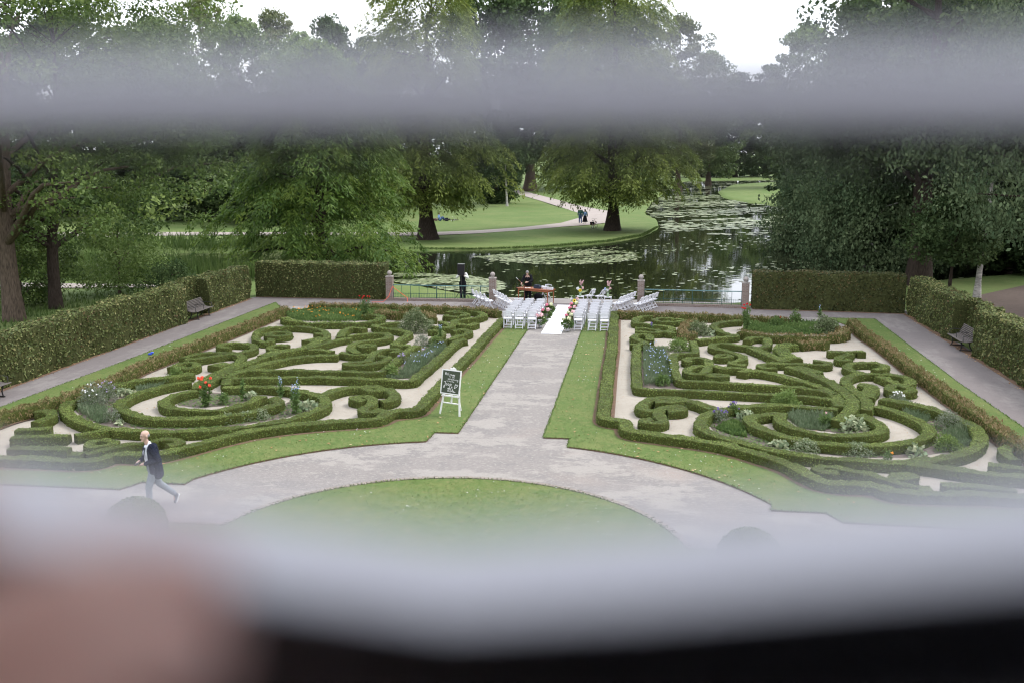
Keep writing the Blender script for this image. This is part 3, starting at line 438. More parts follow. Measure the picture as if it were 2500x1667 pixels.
# label, height, outline
BEDS=[
('blue green lavender strip at the top of the left oval bed',0.28,[(-13.21,31.30),(-12.64,32.72),(-12.34,32.30),(-12.91,30.79)]),
('grey green grasses filling the left oval bed',0.34,[(-13.49,28.21),(-13.67,29.03),(-12.67,28.52),(-11.89,27.23),(-12.14,27.00)]),
('long lavender bed between two straight hedges on the left',0.20,[(-10.22,33.80),(-7.85,34.25),(-7.32,34.18),(-5.33,34.30),(-4.31,34.30),(-4.50,34.07),(-7.24,33.91),(-7.76,33.98)]),
('lavender and sage bed along the hedge behind the sign',0.36,[(-4.74,34.45),(-4.23,34.24),(-4.07,39.94),(-4.67,40.41),(-4.95,36.63)]),
('marigold and wild flower bed at the back of the left parterre',0.34,[(-13.48,46.69),(-12.49,45.57),(-10.78,45.43),(-10.17,45.63),(-9.11,46.26),(-9.01,47.41),(-10.15,48.44),(-12.94,48.90),(-13.75,48.52)]),
('low shrubs along the back of the left parterre',0.36,[(-11.75,49.34),(-9.59,47.98),(-7.89,47.17),(-8.57,49.76),(-10.18,50.12)]),
('wild flower bed beside the right gravel walk',0.36,[(4.01,40.66),(4.86,40.78),(5.04,36.90),(5.11,34.69),(4.06,34.04)]),
('thin lavender strip between the straight hedges on the right',0.20,[(5.21,34.19),(6.90,33.97),(9.10,33.77),(9.15,34.08),(6.93,34.35),(5.28,34.52)]),
('grey green lavender filling the inner right oval',0.32,[(8.37,30.31),(8.73,30.96),(9.79,30.70),(9.74,29.73),(9.31,29.03),(8.59,29.12)]),
('blue green grasses at the top of the outer right oval',0.32,[(12.00,32.13),(12.35,32.50),(12.93,31.32),(12.51,30.38),(12.16,31.21)]),
('blue green grasses at the right end of the outer right oval',0.34,[(12.54,29.02),(13.18,29.63),(13.62,29.34),(13.01,27.91),(12.37,27.59)]),
('overgrown planting in the back right bed',0.38,[(8.47,45.60),(9.65,44.90),(11.83,44.98),(12.84,45.96),(12.97,47.31),(11.21,48.24),(9.24,47.98)]),
('small plants on bare soil in the right oval bed',0.16,[(6.15,28.89),(6.72,29.90),(7.05,29.19),(6.99,28.02),(6.58,28.23)]),
]
SOIL=[
[(-14.00,28.77),(-14.30,29.96),(-13.99,31.44),(-12.95,33.02),(-12.23,33.18),(-12.45,32.03),(-12.94,30.61),(-12.82,29.36),(-11.81,28.23),(-10.53,27.60),(-9.27,27.77),(-8.66,27.93),(-7.55,29.18),(-7.30,31.21),(-6.60,30.84),(-6.18,30.00),(-6.74,28.47),(-7.89,27.36),(-8.68,26.80),(-10.04,26.63),(-11.69,26.78),(-12.90,27.48)],
[(-11.10,29.87),(-11.05,30.80),(-10.70,31.32),(-8.74,30.87),(-8.51,30.67),(-9.06,29.59),(-10.03,29.24),(-10.71,29.37)],
[(-10.85,33.78),(-10.52,34.54),(-8.37,34.82),(-5.64,34.89),(-5.56,39.92),(-4.40,41.21),(-3.97,41.26),(-4.13,37.37),(-4.26,34.10),(-6.40,34.23),(-8.11,34.07)],
[(5.96,29.61),(6.41,30.76),(7.39,31.62),(8.06,31.82),(7.69,30.83),(7.18,30.06),(7.27,29.22),(7.86,28.14),(8.91,27.45),(10.23,27.38),(11.72,28.07),(12.35,29.17),(12.56,29.92),(12.39,31.14),(12.00,32.13),(11.92,32.88),(12.85,32.45),(13.45,30.99),(13.57,29.15),(12.85,27.73),(11.15,26.66),(9.83,26.48),(8.37,26.82),(6.98,27.44),(6.12,28.34)],
[(8.32,30.51),(8.94,31.51),(10.02,31.13),(10.62,31.01),(11.00,29.90),(10.62,29.21),(9.62,28.89),(8.72,29.23)],
[(3.83,41.37),(5.08,41.53),(5.10,35.49),(6.40,34.93),(9.16,34.21),(9.37,33.69),(6.33,33.83),(3.94,33.89)],
]
# x, y, height, crown radius, kind, label
TREES=[
(-67.8,144.5,27.0,7.5,'broad','mid green tree at the far left edge of the open sky'),
(-67.8,159.9,33.0,8.0,'loose','tallest pale loose leaved tree far behind the left lawn'),
(-52.1,136.3,26.0,7.0,'broad','dense tree right of the tallest pale tree'),
(-58.2,166.3,31.0,7.0,'loose','feathery tree top between the dense tree and the round dark tree'),
(-39.0,122.6,22.0,6.0,'broad','yellowish round tree standing before the feathery tree'),
(-42.8,147.8,27.0,6.0,'dark','round dark tree against the open sky, left of the island cypress'),
(-34.8,138.6,23.0,5.0,'dark','small dark tree under the notch of open sky'),
(-57.6,115.0,22.0,8.0,'dark','dark tree behind the left oaks'),
(-71.2,123.5,25.0,9.0,'dark','second dark tree behind the left oaks'),
(-75.2,112.7,25.0,9.0,'dark','third dark tree behind the left oaks'),
(-47.9,114.3,13.0,6.5,'dark','low dark tree at the back of the left lawn'),
(-38.0,109.4,13.0,6.5,'dark','low spreading dark tree left of the island'),
(-33.1,123.4,16.0,7.0,'dark','dark tree seen between the left cypress and the island'),
(-32.7,149.1,24.0,8.0,'dark','dark tree behind the left island cypress'),
(-28.5,201.0,44.0,11.0,'dark','very tall tree left of the thick trunk'),
(-20.3,212.4,46.0,13.0,'plane','tallest plane tree with a massive trunk beyond the island path'),
(-11.1,229.0,44.0,12.0,'dark','very tall tree right of the thick trunk'),
(-19.6,159.1,13.0,4.5,'dark','short dark conifer beside the sapling'),
(-1.7,245.6,42.0,12.0,'dark','tall dark tree behind the right island cypress'),
(11.0,221.6,36.0,9.0,'loose','light yellowish tree sloping down to the sky gap'),
(20.3,269.1,33.0,9.0,'broad','green tree over the bend of the river'),
(6.0,308.2,36.0,12.0,'dark','dark tree at the head of the river'),
(33.3,342.7,33.0,11.0,'dark','far tree under the lowest point of the sky gap'),
(44.5,354.4,36.0,12.0,'dark','far tree at the right end of the sky gap'),
(21.9,341.1,24.0,10.0,'dark','low far tree on the lawn across the river'),
(39.4,240.8,36.0,10.0,'broad','grey green tree climbing from the sky gap to the right'),
(34.8,158.1,30.0,9.0,'dark','dark tree behind the weeping trees'),
(34.2,116.9,27.0,9.0,'dark','dark tree behind the bright right cypress'),
(37.5,107.1,26.0,9.0,'dark','dark tree at the upper right corner'),
(39.6,97.1,26.0,9.0,'dark','dark tree beyond the right edge'),
(29.5,116.3,14.0,7.0,'dark','low dark tree across the water on the right'),
(26.7,146.7,15.0,7.0,'dark','low dark tree on the right river bank'),
(29.6,75.3,11.0,5.0,'dark','low dark tree over the bare ground on the right'),
(36.9,81.4,14.0,7.0,'dark','low dark tree at the far right edge'),
(29.6,79.4,13.0,5.5,'dark','low dark tree shading the bare ground behind the right hedge'),
(29.8,71.2,12.0,5.0,'dark','low dark tree overhanging the bare ground at the right edge'),
]
# handwriting on the welcome sign, unit square of the panel
INK=[
[(0.105,0.517),(0.156,0.503),(0.219,0.506)],
[(0.203,0.508),(0.186,0.568),(0.173,0.652),(0.159,0.744),(0.122,0.779),(0.090,0.753),(0.101,0.707),(0.161,0.675),(0.205,0.648)],
[(0.307,0.620),(0.292,0.647),(0.264,0.656),(0.240,0.642),(0.234,0.612),(0.249,0.585),(0.277,0.575),(0.300,0.590),(0.307,0.620)],
[(0.419,0.620),(0.404,0.647),(0.376,0.657),(0.352,0.642),(0.346,0.612),(0.361,0.585),(0.389,0.576),(0.412,0.590),(0.419,0.620)],
[(0.471,0.583),(0.456,0.682),(0.441,0.774)],
[(0.468,0.606),(0.505,0.571),(0.541,0.602),(0.527,0.651),(0.468,0.660)],
[(0.603,0.768),(0.564,0.713),(0.579,0.689),(0.596,0.712),(0.551,0.743),(0.572,0.766),(0.613,0.730)],
[(0.340,0.818),(0.362,0.773),(0.399,0.770),(0.378,0.853),(0.359,0.929)],
[(0.386,0.830),(0.425,0.780),(0.452,0.787),(0.433,0.859),(0.415,0.927)],
[(0.437,0.836),(0.489,0.783),(0.520,0.790),(0.500,0.866),(0.491,0.931),(0.520,0.946)],
[(0.557,0.864),(0.541,0.913),(0.567,0.929)],
[(0.566,0.828),(0.569,0.834)],
[(0.648,0.788),(0.618,0.855),(0.587,0.926)],
[(0.667,0.848),(0.609,0.885),(0.647,0.929)],
[(0.721,0.911),(0.710,0.931),(0.689,0.938),(0.672,0.927),(0.667,0.905),(0.678,0.885),(0.699,0.878),(0.716,0.889),(0.721,0.911)],
[(0.726,0.886),(0.723,0.936),(0.753,0.939),(0.805,0.915)],
[(0.732,0.766),(0.729,0.703),(0.754,0.620),(0.789,0.571),(0.815,0.584),(0.798,0.648),(0.829,0.609),(0.879,0.586),(0.924,0.607),(0.908,0.644),(0.838,0.699),(0.732,0.766)],
[(0.141,0.073),(0.140,0.200),(0.174,0.100),(0.177,0.202),(0.214,0.077)],
[(0.221,0.169),(0.273,0.167),(0.266,0.137),(0.236,0.142),(0.222,0.186),(0.244,0.206),(0.276,0.192)],
[(0.342,0.084),(0.323,0.185),(0.338,0.211)],
[(0.448,0.154),(0.412,0.152),(0.395,0.189),(0.413,0.216),(0.444,0.204)],
[(0.513,0.151),(0.483,0.181),(0.499,0.220),(0.530,0.190),(0.513,0.151)],
[(0.556,0.224),(0.569,0.161),(0.584,0.162),(0.582,0.225)],
[(0.589,0.175),(0.606,0.163),(0.604,0.226)],
[(0.611,0.176),(0.628,0.164),(0.626,0.227)],
[(0.651,0.193),(0.703,0.191),(0.697,0.161),(0.666,0.166),(0.652,0.210),(0.675,0.230),(0.707,0.216)],
[(0.411,0.238),(0.402,0.276),(0.415,0.281)],
[(0.395,0.251),(0.422,0.252)],
[(0.461,0.258),(0.443,0.269),(0.455,0.284),(0.472,0.274),(0.461,0.258)],
[(0.569,0.250),(0.561,0.288),(0.573,0.293)],
[(0.553,0.263),(0.580,0.264)],
[(0.606,0.248),(0.598,0.295)],
[(0.600,0.279),(0.619,0.270),(0.626,0.281),(0.626,0.297)],
[(0.652,0.286),(0.683,0.286),(0.678,0.275),(0.660,0.276),(0.653,0.292),(0.668,0.300),(0.686,0.296)],
[(0.316,0.342),(0.323,0.395),(0.352,0.353),(0.364,0.397),(0.391,0.345)],
[(0.408,0.373),(0.461,0.371),(0.453,0.349),(0.423,0.352),(0.410,0.385),(0.434,0.401),(0.466,0.391)],
[(0.545,0.359),(0.510,0.362),(0.498,0.390),(0.519,0.406),(0.544,0.388)],
[(0.563,0.311),(0.544,0.388),(0.556,0.408)],
[(0.633,0.364),(0.599,0.367),(0.587,0.395),(0.607,0.411),(0.633,0.393)],
[(0.652,0.316),(0.633,0.393),(0.645,0.412)],
[(0.707,0.366),(0.696,0.411),(0.711,0.416)],
[(0.715,0.339),(0.715,0.343)],
[(0.769,0.370),(0.761,0.420)],
[(0.767,0.381),(0.796,0.368),(0.809,0.383),(0.806,0.422)],
[(0.902,0.379),(0.868,0.377),(0.856,0.406),(0.877,0.418),(0.899,0.398)],
[(0.906,0.377),(0.894,0.446),(0.869,0.469),(0.849,0.453)],
[(0.276,0.450),(0.263,0.462),(0.271,0.476),(0.284,0.465),(0.276,0.450)],
[(0.304,0.453),(0.302,0.476),(0.315,0.476),(0.324,0.455)],
[(0.324,0.455),(0.322,0.479)],
[(0.345,0.455),(0.341,0.480)],
[(0.344,0.463),(0.355,0.454),(0.363,0.458)],
[(0.427,0.436),(0.418,0.481),(0.432,0.484),(0.440,0.472),(0.433,0.460),(0.420,0.469)],
[(0.473,0.461),(0.468,0.483),(0.474,0.486)],
[(0.477,0.448),(0.477,0.450)],
[(0.521,0.464),(0.505,0.463),(0.500,0.478),(0.509,0.484),(0.519,0.473)],
[(0.522,0.463),(0.517,0.497),(0.505,0.509),(0.496,0.501)],
[(0.598,0.468),(0.582,0.469),(0.577,0.484),(0.586,0.491),(0.597,0.482)],
[(0.606,0.444),(0.597,0.482),(0.602,0.492)],
[(0.637,0.469),(0.622,0.471),(0.616,0.485),(0.625,0.493),(0.637,0.481)],
[(0.639,0.468),(0.637,0.493)],
[(0.658,0.470),(0.660,0.487),(0.672,0.485)],
[(0.680,0.470),(0.668,0.504),(0.653,0.513)]]
# ------------------------------------------------------------------ polylines
def resample(P, step, closed=False):
    P = np.array(P, float)
    if closed: P = np.concatenate([P, P[:1]])
    d = np.concatenate([[0], np.cumsum(np.linalg.norm(np.diff(P, axis=0), axis=1))])
    n = max(3, int(d[-1] / step) + 1); t = np.linspace(0, d[-1], n)
    return np.stack([np.interp(t, d, P[:, k]) for k in range(P.shape[1])], 1)
def smooth_line(P, closed, step=.1, it=10, w=.5):
    Q = resample(P, step, closed)
    if closed: Q = Q[:-1]
    for _ in range(it):
        if closed: Q = Q * (1 - w) + w * .5 * (np.roll(Q, 1, 0) + np.roll(Q, -1, 0))
        else: Q[1:-1] = Q[1:-1] * (1 - w) + w * .5 * (Q[:-2] + Q[2:])
    return Q
def vnoise(P, s, seed=0):
    """cheap smooth 3-D noise: sums of rotated sines"""
    P = np.asarray(P) * s; r = np.random.default_rng(seed); o = 0
    for k in range(5):
        a = r.normal(size=3) * (1 + k * .7); o = o + np.sin(P @ a + r.uniform(0, 6.28)) / (1 + k * .5)
    return o / 2.2
def line_frames(Q, closed):
    T = (np.roll(Q, -1, 0) - np.roll(Q, 1, 0)) if closed else np.gradient(Q, axis=0)
    T = T / (np.linalg.norm(T, axis=1, keepdims=True) + 1e-9)
    return np.stack([-T[:, 1], T[:, 0]], 1), T
def hedge_geo(curves, prof_round, leaf_L, leaf_W, dens, jitter, rag=0.0, gaps=0.0, core=0, leaf=1, wob=.02, z0=0.0, seed=0):
    g = Geo(); LC = []; LN = []; LT = []
    for pts, w, closed, h in curves:
        Q = smooth_line(pts, closed, .12 if w < .6 else .25, 5 if not closed else 7)
        Nn, T = line_frames(Q, closed); k = len(Q); r = prof_round
        prof = np.array([(-.5, 0), (-.52, .45), (-.49, 1 - r * .9), (-.5 + r * .5, 1 - r * .12), (-.15, 1.0), (.15, 1.0), (.5 - r * .5, 1 - r * .12), (.49, 1 - r * .9), (.52, .45), (.5, 0)])
        m = len(prof); V = np.zeros((k, m, 3))
        V[:, :, 0] = Q[:, None, 0] + Nn[:, None, 0] * prof[None, :, 0] * w; V[:, :, 1] = Q[:, None, 1] + Nn[:, None, 1] * prof[None, :, 0] * w
        V[:, :, 2] = z0 + prof[None, :, 1] * h
        D = (vnoise(V.reshape(-1, 3), 5.0 if w < .6 else 1.5, seed) + .7 * vnoise(V.reshape(-1, 3), 13.0 if w < .6 else 4.5, seed + 1)).reshape(k, m) * wob
        V[:, :, 2] += D * (prof[None, :, 1] > .5); V[:, :, 0] += Nn[:, None, 0] * D * np.sign(prof[None, :, 0]); V[:, :, 1] += Nn[:, None, 1] * D * np.sign(prof[None, :, 0])
        F = []
        kk = k if closed else k - 1
        for i in range(kk):
            j = (i + 1) % k
            for a in range(m - 1): F.append([i * m + a, i * m + a + 1, j * m + a + 1, j * m + a])
        F = np.array(F); V2 = V.reshape(-1, 3); g.add(V2, F, core)
        if not closed:
            for e, rev in ((0, 0), (k - 1, 1)):
                idx = list(range(e * m, e * m + m)); n0 = g.n
                g.add(V2[idx], [list(range(m))[::-1] if rev == 0 else list(range(m))], core)
        A = V2[F]; nrm = np.cross(A[:, 2] - A[:, 0], A[:, 3] - A[:, 1]); ar = np.linalg.norm(nrm, axis=1) / 2; nrm = norm(nrm)
        if not closed:
            for e, sg in ((0, -1), (k - 1, 1)):
                n_ = int(w * h * dens); u = rng.uniform(-.5, .5, n_) * w; hh = rng.uniform(0.02, 1, n_) * h
                LC.append(np.stack([Q[e, 0] + Nn[e, 0] * u, Q[e, 1] + Nn[e, 1] * u, z0 + hh], 1)); LN.append(np.tile([T[e, 0] * sg, T[e, 1] * sg, 0], (n_, 1)))
        wt = ar * (.62 + .75 * np.clip(np.abs(nrm[:, 2]), 0, 1)); n_ = int(wt.sum() * dens); f = rng.choice(len(F), n_, p=wt / wt.sum()); u, v = rng.uniform(size=(2, n_, 1))  # leaves thinned on the sides so the dark core shows and darkens them
        LC.append(A[f, 0] * (1 - u) * (1 - v) + A[f, 1] * u * (1 - v) + A[f, 2] * u * v + A[f, 3] * (1 - u) * v); LN.append(nrm[f])
    C = np.concatenate(LC); N0 = np.concatenate(LN); n = len(C)
    if np.mean(N0[:, 2]) < 0: N0 = -N0
    if gaps:
        kp = (vnoise(C, 3.4, seed + 8) + .5 * vnoise(C, 9.0, seed + 9)) > -1.0 + gaps * np.clip(1.2 - C[:, 2], 0, 1); C = C[kp]; N0 = N0[kp]; n = len(C)
    N = norm(N0 + rng.normal(size=(n, 3)) * (jitter * (1.5 - np.abs(N0[:, 2:3]))))
    T = rng.normal(size=(n, 3)); T[:, 2] += rag * 3; T = norm(T - N * (T * N).sum(1, keepdims=True) * (1 - rag * .5))
    ln = leaf_L * rng.uniform(.6, 1.35, n) * (1 + rag * 1.6 * rng.uniform(0, 1, n))
    off = rng.uniform(0, .55, n) * leaf_L * .6 + rag * rng.uniform(0, .05, n)
    C = C + N0 * off[:, None]; C[:, 2] += rag * ln * .35 * (N0[:, 2] > .3)
    sh = rng.uniform(size=n) < .05; C = C + N0 * (sh * rng.uniform(.01, .05, n) * (1 if leaf_L < .07 else 2))[:, None]
    tint = .54 + .2 * vnoise(C, 1.0 if leaf_L < .06 else .6, seed + 5) + .14 * vnoise(C, 6.0, seed + 6) + rng.normal(size=n) * .24 + rag * .12
    leaves(g, C, T, N, ln, ln * rng.uniform(.5, .75, n) * (1 - .5 * rag), leaf, np.clip(tint, 0, 1))
    return g

# ------------------------------------------------------------------ terrain, pond
POND = [(-90, 73), (-55, 70), (-38, 69), (-30, 67.5), (-22, 65.5), (-16, 63.3), (-11.6, 60.9), (-8.8, 59.6), (-6.6, 57.0), (-5.2, 55.3), (-4.2, 54.7), (3.9, 54.7), (9.4, 54.4), (11, 57), (15, 61.5), (22, 66.5), (30, 72), (40, 83), (46, 100), (42, 135), (33, 155), (24.8, 161), (21.1, 171.4), (18.2, 190), (19.2, 219), (26, 265), (41.6, 294), (60, 310), (60, 330), (45, 322), (15.8, 303.6), (13.0, 275), (8.2, 215), (5.0, 169), (3.9, 139), (5.5, 126), (5.6, 112), (4, 100.4), (.8, 92.8), (-4.7, 86.7), (-10, 83.7), (-16, 83.2), (-24.5, 81.4), (-29, 79), (-45, 77.5), (-90, 81)]
def sdist(X, Y, poly):
    P = np.array(poly, float); x = X.ravel(); y = Y.ravel(); best = np.full(x.shape, 1e9); ins = np.zeros(x.shape, bool)
    for i in range(len(P)):
        a, b = P[i], P[(i + 1) % len(P)]; d = b - a
        t = np.clip(((x - a[0]) * d[0] + (y - a[1]) * d[1]) / (d @ d), 0, 1)
        best = np.minimum(best, np.hypot(x - a[0] - t * d[0], y - a[1] - t * d[1]))
        c = ((a[1] > y) != (b[1] > y)); xi = (b[0] - a[0]) * (y - a[1]) / (b[1] - a[1] + 1e-12) + a[0]; ins ^= c & (x < xi)
    return np.where(ins, -best, best).reshape(X.shape)
POND = [tuple(p) for p in smooth_line(POND, True, 1.6, 4)]
xs = np.concatenate([[-3000, -800, -300, -160], np.arange(-95, -34, 4.), np.arange(-34, 34, .7), np.arange(34, 90, 3.), [120, 200, 400, 1000, 3000]])
ys = np.concatenate([[-300, -60, -20, 0], np.arange(6, 52, 4.), np.arange(52, 132, .7), np.arange(132, 350, 3.), [380, 450, 600, 1000, 2000, 4500]])
X, Y = np.meshgrid(xs, ys); Sd = sdist(X, Y, POND)
Z = np.where(Sd < 0, np.maximum(-.26 + Sd * .7, -1.2), np.minimum(0, -.26 + .26 * np.clip(Sd / .5, 0, 1) ** .5))
Z = Z + np.where(Sd > 3, .05 * np.sin(X * .21) * np.sin(Y * .17), 0) * (Y > 84)
g = Geo(); nx = len(xs); idx = np.arange(nx * len(ys)).reshape(len(ys), nx)
g.add(np.stack([X, Y, Z], -1).reshape(-1, 3), np.stack([idx[:-1, :-1], idx[:-1, 1:], idx[1:, 1:], idx[1:, :-1]], -1).reshape(-1, 4), 0, None, True)
tag(obj('ground', g, MT['meadow']), kind='structure')
g = Geo(); poly_sheet(g, [(-95, 54), (62, 54), (62, 335), (-95, 335)], -.25)
tag(obj('water', g, MT['water']), kind='structure')

# ------------------------------------------------------------------ terrace: asphalt, gravel, lawns
def hl(prefix):
    for lab, m, cv in HEDGES:
        if lab.startswith(prefix): return cv[0][0]
    raise KeyError(prefix)
FL = hl('front border hedge of the left'); FR = hl('front border hedge of the right')
SL = hl('ragged brownish border hedge along the left'); SR = hl('ragged brownish border hedge along the right')
BL_ = hl('ragged low hedge closing the back of the left'); BR_ = hl('ragged low hedge closing the back of the right')
g = Geo(); poly_sheet(g, [(-17.75, 4), (17.4, 4), (17.4, 53.2), (-17.75, 53.2)], .006); tag(obj('pavement', g, MT['asphalt']), kind='structure')
# darker side walks and the walk along the pond
g = Geo(); poly_sheet(g, [(-17.7, 15), (-15.95, 15), (-15.85, 50.3), (-10, 50.3), (15.1, 50.0), (15.1, 15), (17.35, 15), (17.35, 52.7), (-17.7, 53.1)], .011)
tag(obj('path', g, MT['asphalt_dark']), kind='structure')
g = Geo(); poly_sheet(g, [(-4.2, 52.9), (3.85, 52.9), (3.85, 54.75), (-4.3, 54.75)], .03, 1.0); tag(obj('landing', g, MT['stone']), kind='structure')
def clean(P):
    Q = [P[0]]
    for p in P[1:]:
        if math.dist(p, Q[-1]) > .08: Q.append(p)
    return Q
def hull_gravel(front, side, back, sgn):
    # gravel reaches to the middle of the enclosing hedges
    lo = [p for p in front]; s = sorted([p for p in side if p[1] > lo[-1][1] + .3], key=lambda p: p[1]); b = sorted(back, key=lambda p: sgn * p[0], reverse=True)
    return clean(lo + s + b)
for nm, f, s_, b_, sg in (('L', FL, SL, BL_, -1), ('R', FR, SR, BR_, 1)):
    g = Geo(); poly_sheet(g, hull_gravel(f, s_, b_, sg), .018); tag(obj('gravel', g, MT['gravel']), kind='structure')
NL = [(-1.94, 27.38), (-1.25, 27.39), (-1.25, 49.85), (FL[0][0] - .1, 49.85)]
aL = [(-1.94, 26.44)] + arc(0, 18.75, 7.93, 104.5, 152, 16) + [(-7.06, 22.06), (-8.15, 22.08), (-8.42, 21.5), (-19, 21.4), (-19, 22.0)]
g = Geo(); P = clean([(-1.94, 27.38), (-1.25, 27.39), (-1.25, 49.85)] + FL + [(-19, FL[-1][1])] + aL[::-1]); poly_sheet(g, P, .045, .06, 0, 1); tag(obj('lawn', g, [MT['lawn'], MT['litter']]), kind='structure'); LAWN_L = P
aR = [(1.99, 26.42)] + arc(0, 18.75, 7.93, 75.5, 28, 16) + [(6.95, 22.08), (8.15, 22.08), (8.42, 21.5), (19, 21.4), (19, 22.0)]
g = Geo(); P = clean([(1.99, 27.25), (1.24, 27.25), (1.24, 49.85)] + FR + [(19, FR[-1][1])] + aR[::-1]); poly_sheet(g, P, .045, .06, 0, 1); tag(obj('lawn', g, [MT['lawn'], MT['litter']]), kind='structure'); LAWN_R = P
g = Geo(); PSL = clean(sorted(SL, key=lambda p: p[1]) + [(-15.72, 51.2), (-15.95, 36), (-16.25, 28), (-16.4, 15), (-15.5, 15)]); poly_sheet(g, PSL, .04, .05, 0, 1); tag(obj('lawn', g, [MT['lawn'], MT['litter']]), kind='structure')
g = Geo(); PSR = clean(sorted(SR, key=lambda p: p[1]) + [(13.0, 49.8), (15.15, 49.8), (15.04, 36), (15.16, 30), (15.3, 15), (14.8, 15)]); poly_sheet(g, PSR, .04, .05, 0, 1); tag(obj('lawn', g, [MT['lawn'], MT['litter']]), kind='structure')
CEN = [(-8.2, 6), (8.2, 6), (8.2, 19.57), (4.95, 19.57)] + arc(0, 18.25, 5.13, 15, 165, 50) + [(-4.95, 19.57), (-8.2, 19.57)]
g = Geo(); poly_sheet(g, CEN, .035, .04, 0, 1); tag(obj('lawn', g, [MT['lawn'], MT['litter']]), kind='structure')
# edging of bricks on edge round the middle lawn
EDG = resample([(-8.2, 19.62), (-5.02, 19.62)] + arc(0, 18.25, 5.2, 165, 15, 60) + [(5.02, 19.62), (8.2, 19.62)], .105)
g = Geo(); Nn, T = line_frames(EDG, False)
for p, t in zip(EDG, T):
    a = math.atan2(t[1], t[0]) + rng.normal() * .1
    box(g, (p[0], p[1], .012 + rng.uniform(-.004, .006)), (.092, .15, .07), 0, rotm(rng.normal() * .05, rng.normal() * .05, a))
tag(obj('edging', g, MT['tile']), kind='stuff', label='row of bricks on edge round the middle lawn')
# bare strips under the border hedges, planting beds
def ribbon(P, w, z, mt, name='soil'):
    Q = smooth_line(P, False, .2, 4); Nn, T = line_frames(Q, False); V = np.concatenate([np.c_[Q + Nn * w / 2, np.full(len(Q), z)], np.c_[Q - Nn * w / 2, np.full(len(Q), z)]]); k = len(Q)
    g = Geo(); g.add(V, [[i, i + k, i + k + 1, i + 1] if True else 0 for i in range(k - 1)], 0); tag(obj(name, g, mt), kind='structure')
ribbon(FL, .66, .05, MT['litter']); ribbon(FR, .66, .05, MT['litter']); ribbon(SL, .6, .05, MT['litter']); ribbon(SR, .6, .05, MT['litter']); ribbon(BL_, .62, .022, MT['litter']); ribbon(BR_, .62, .022, MT['litter'])
for P in SOIL:
    g = Geo(); poly_sheet(g, clean(P), .023); tag(obj('soil', g, MT['soil']), kind='structure')

# ------------------------------------------------------------------ clipped box hedges
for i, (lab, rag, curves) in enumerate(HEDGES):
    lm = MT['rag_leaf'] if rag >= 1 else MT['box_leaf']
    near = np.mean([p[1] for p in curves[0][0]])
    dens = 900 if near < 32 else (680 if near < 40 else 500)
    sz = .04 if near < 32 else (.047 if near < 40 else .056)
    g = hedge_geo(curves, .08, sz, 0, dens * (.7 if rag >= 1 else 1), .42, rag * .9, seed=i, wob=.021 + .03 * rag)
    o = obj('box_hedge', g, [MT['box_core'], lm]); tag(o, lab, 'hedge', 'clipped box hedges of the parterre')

# ------------------------------------------------------------------ tall beech hedges
def tall(name, lab, curves, dark=False, dens=240, seed=1):
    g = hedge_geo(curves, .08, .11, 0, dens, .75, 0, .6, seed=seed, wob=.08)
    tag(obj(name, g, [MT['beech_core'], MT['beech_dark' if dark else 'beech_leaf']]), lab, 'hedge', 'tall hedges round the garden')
tall('beech_hedge', 'long tall beech hedge along the left walk, with a bench let into it',
     [([(-18.25, 12), (-18.25, 25), (-18.2, 36), (-18.05, 44.55)], .95, 0, 1.82), ([(-18.55, 44.4), (-18.55, 47.3)], .36, 0, 1.8), ([(-18.15, 47.2), (-18.2, 50), (-18.2, 52.6)], .95, 0, 1.8)], seed=11)
tall('beech_hedge', 'tall hedge behind the back left walk, ending at the leftmost brick pillar', [([(-17.65, 53.75), (-14, 53.7), (-10.15, 53.6)], .9, 0, 1.95)], seed=12)
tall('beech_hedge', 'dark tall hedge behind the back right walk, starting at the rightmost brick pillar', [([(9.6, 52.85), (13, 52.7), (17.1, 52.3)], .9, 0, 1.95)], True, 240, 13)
tall('beech_hedge', 'tall beech hedge along the right walk, with a bench let into it',
     [([(17.62, 51.6), (17.6, 48), (17.6, 44.2)], .95, 0, 1.86), ([(17.95, 44.4), (17.95, 41.1)], .36, 0, 1.86), ([(17.6, 41.3), (17.62, 34), (17.7, 24), (17.7, 14)], .95, 0, 1.9)], seed=14)
for P in ([(-17.75, 14), (-17.72, 52.6)], [(17.12, 14), (17.1, 51.6)]): ribbon(P, .34, .016, MT['litter'])
ribbon([(-17.6, 53.22), (-10.2, 53.1)], .34, .016, MT['litter']); ribbon([(9.6, 52.35), (17.1, 51.8)], .4, .016, MT['litter'])
# clipped balls at the corners of the middle lawn
for x, y, r, lab in ((-6.1, 17.95, .6, 'clipped ball of box beside the walking man'), (6.02, 17.85, .6, 'clipped ball of box veiled by the blurred slat on the right')):
    g = Geo(); ellip(g, (0, 0, r * .92), (r, r, r * .95), 0, 32, 20)
    n = 3600; d = rdir(n); d[:, 2] = np.abs(d[:, 2] + .25) - .25; d = norm(d)
    leaves(g, d * np.array([r, r, r * .95]) + [0, 0, r * .92] + d * rng.uniform(-.01, .03, (n, 1)), rdir(n), norm(d + rng.normal(size=(n, 3)) * .6), rng.uniform(.03, .055, n), .026, 1, np.clip(rng.normal(.5, .2, n), 0, 1))
    tag(obj('box_ball', g, [MT['box_core'], MT['box_leaf']], None, (x, y, .03)), lab, 'topiary', 'clipped balls of box')

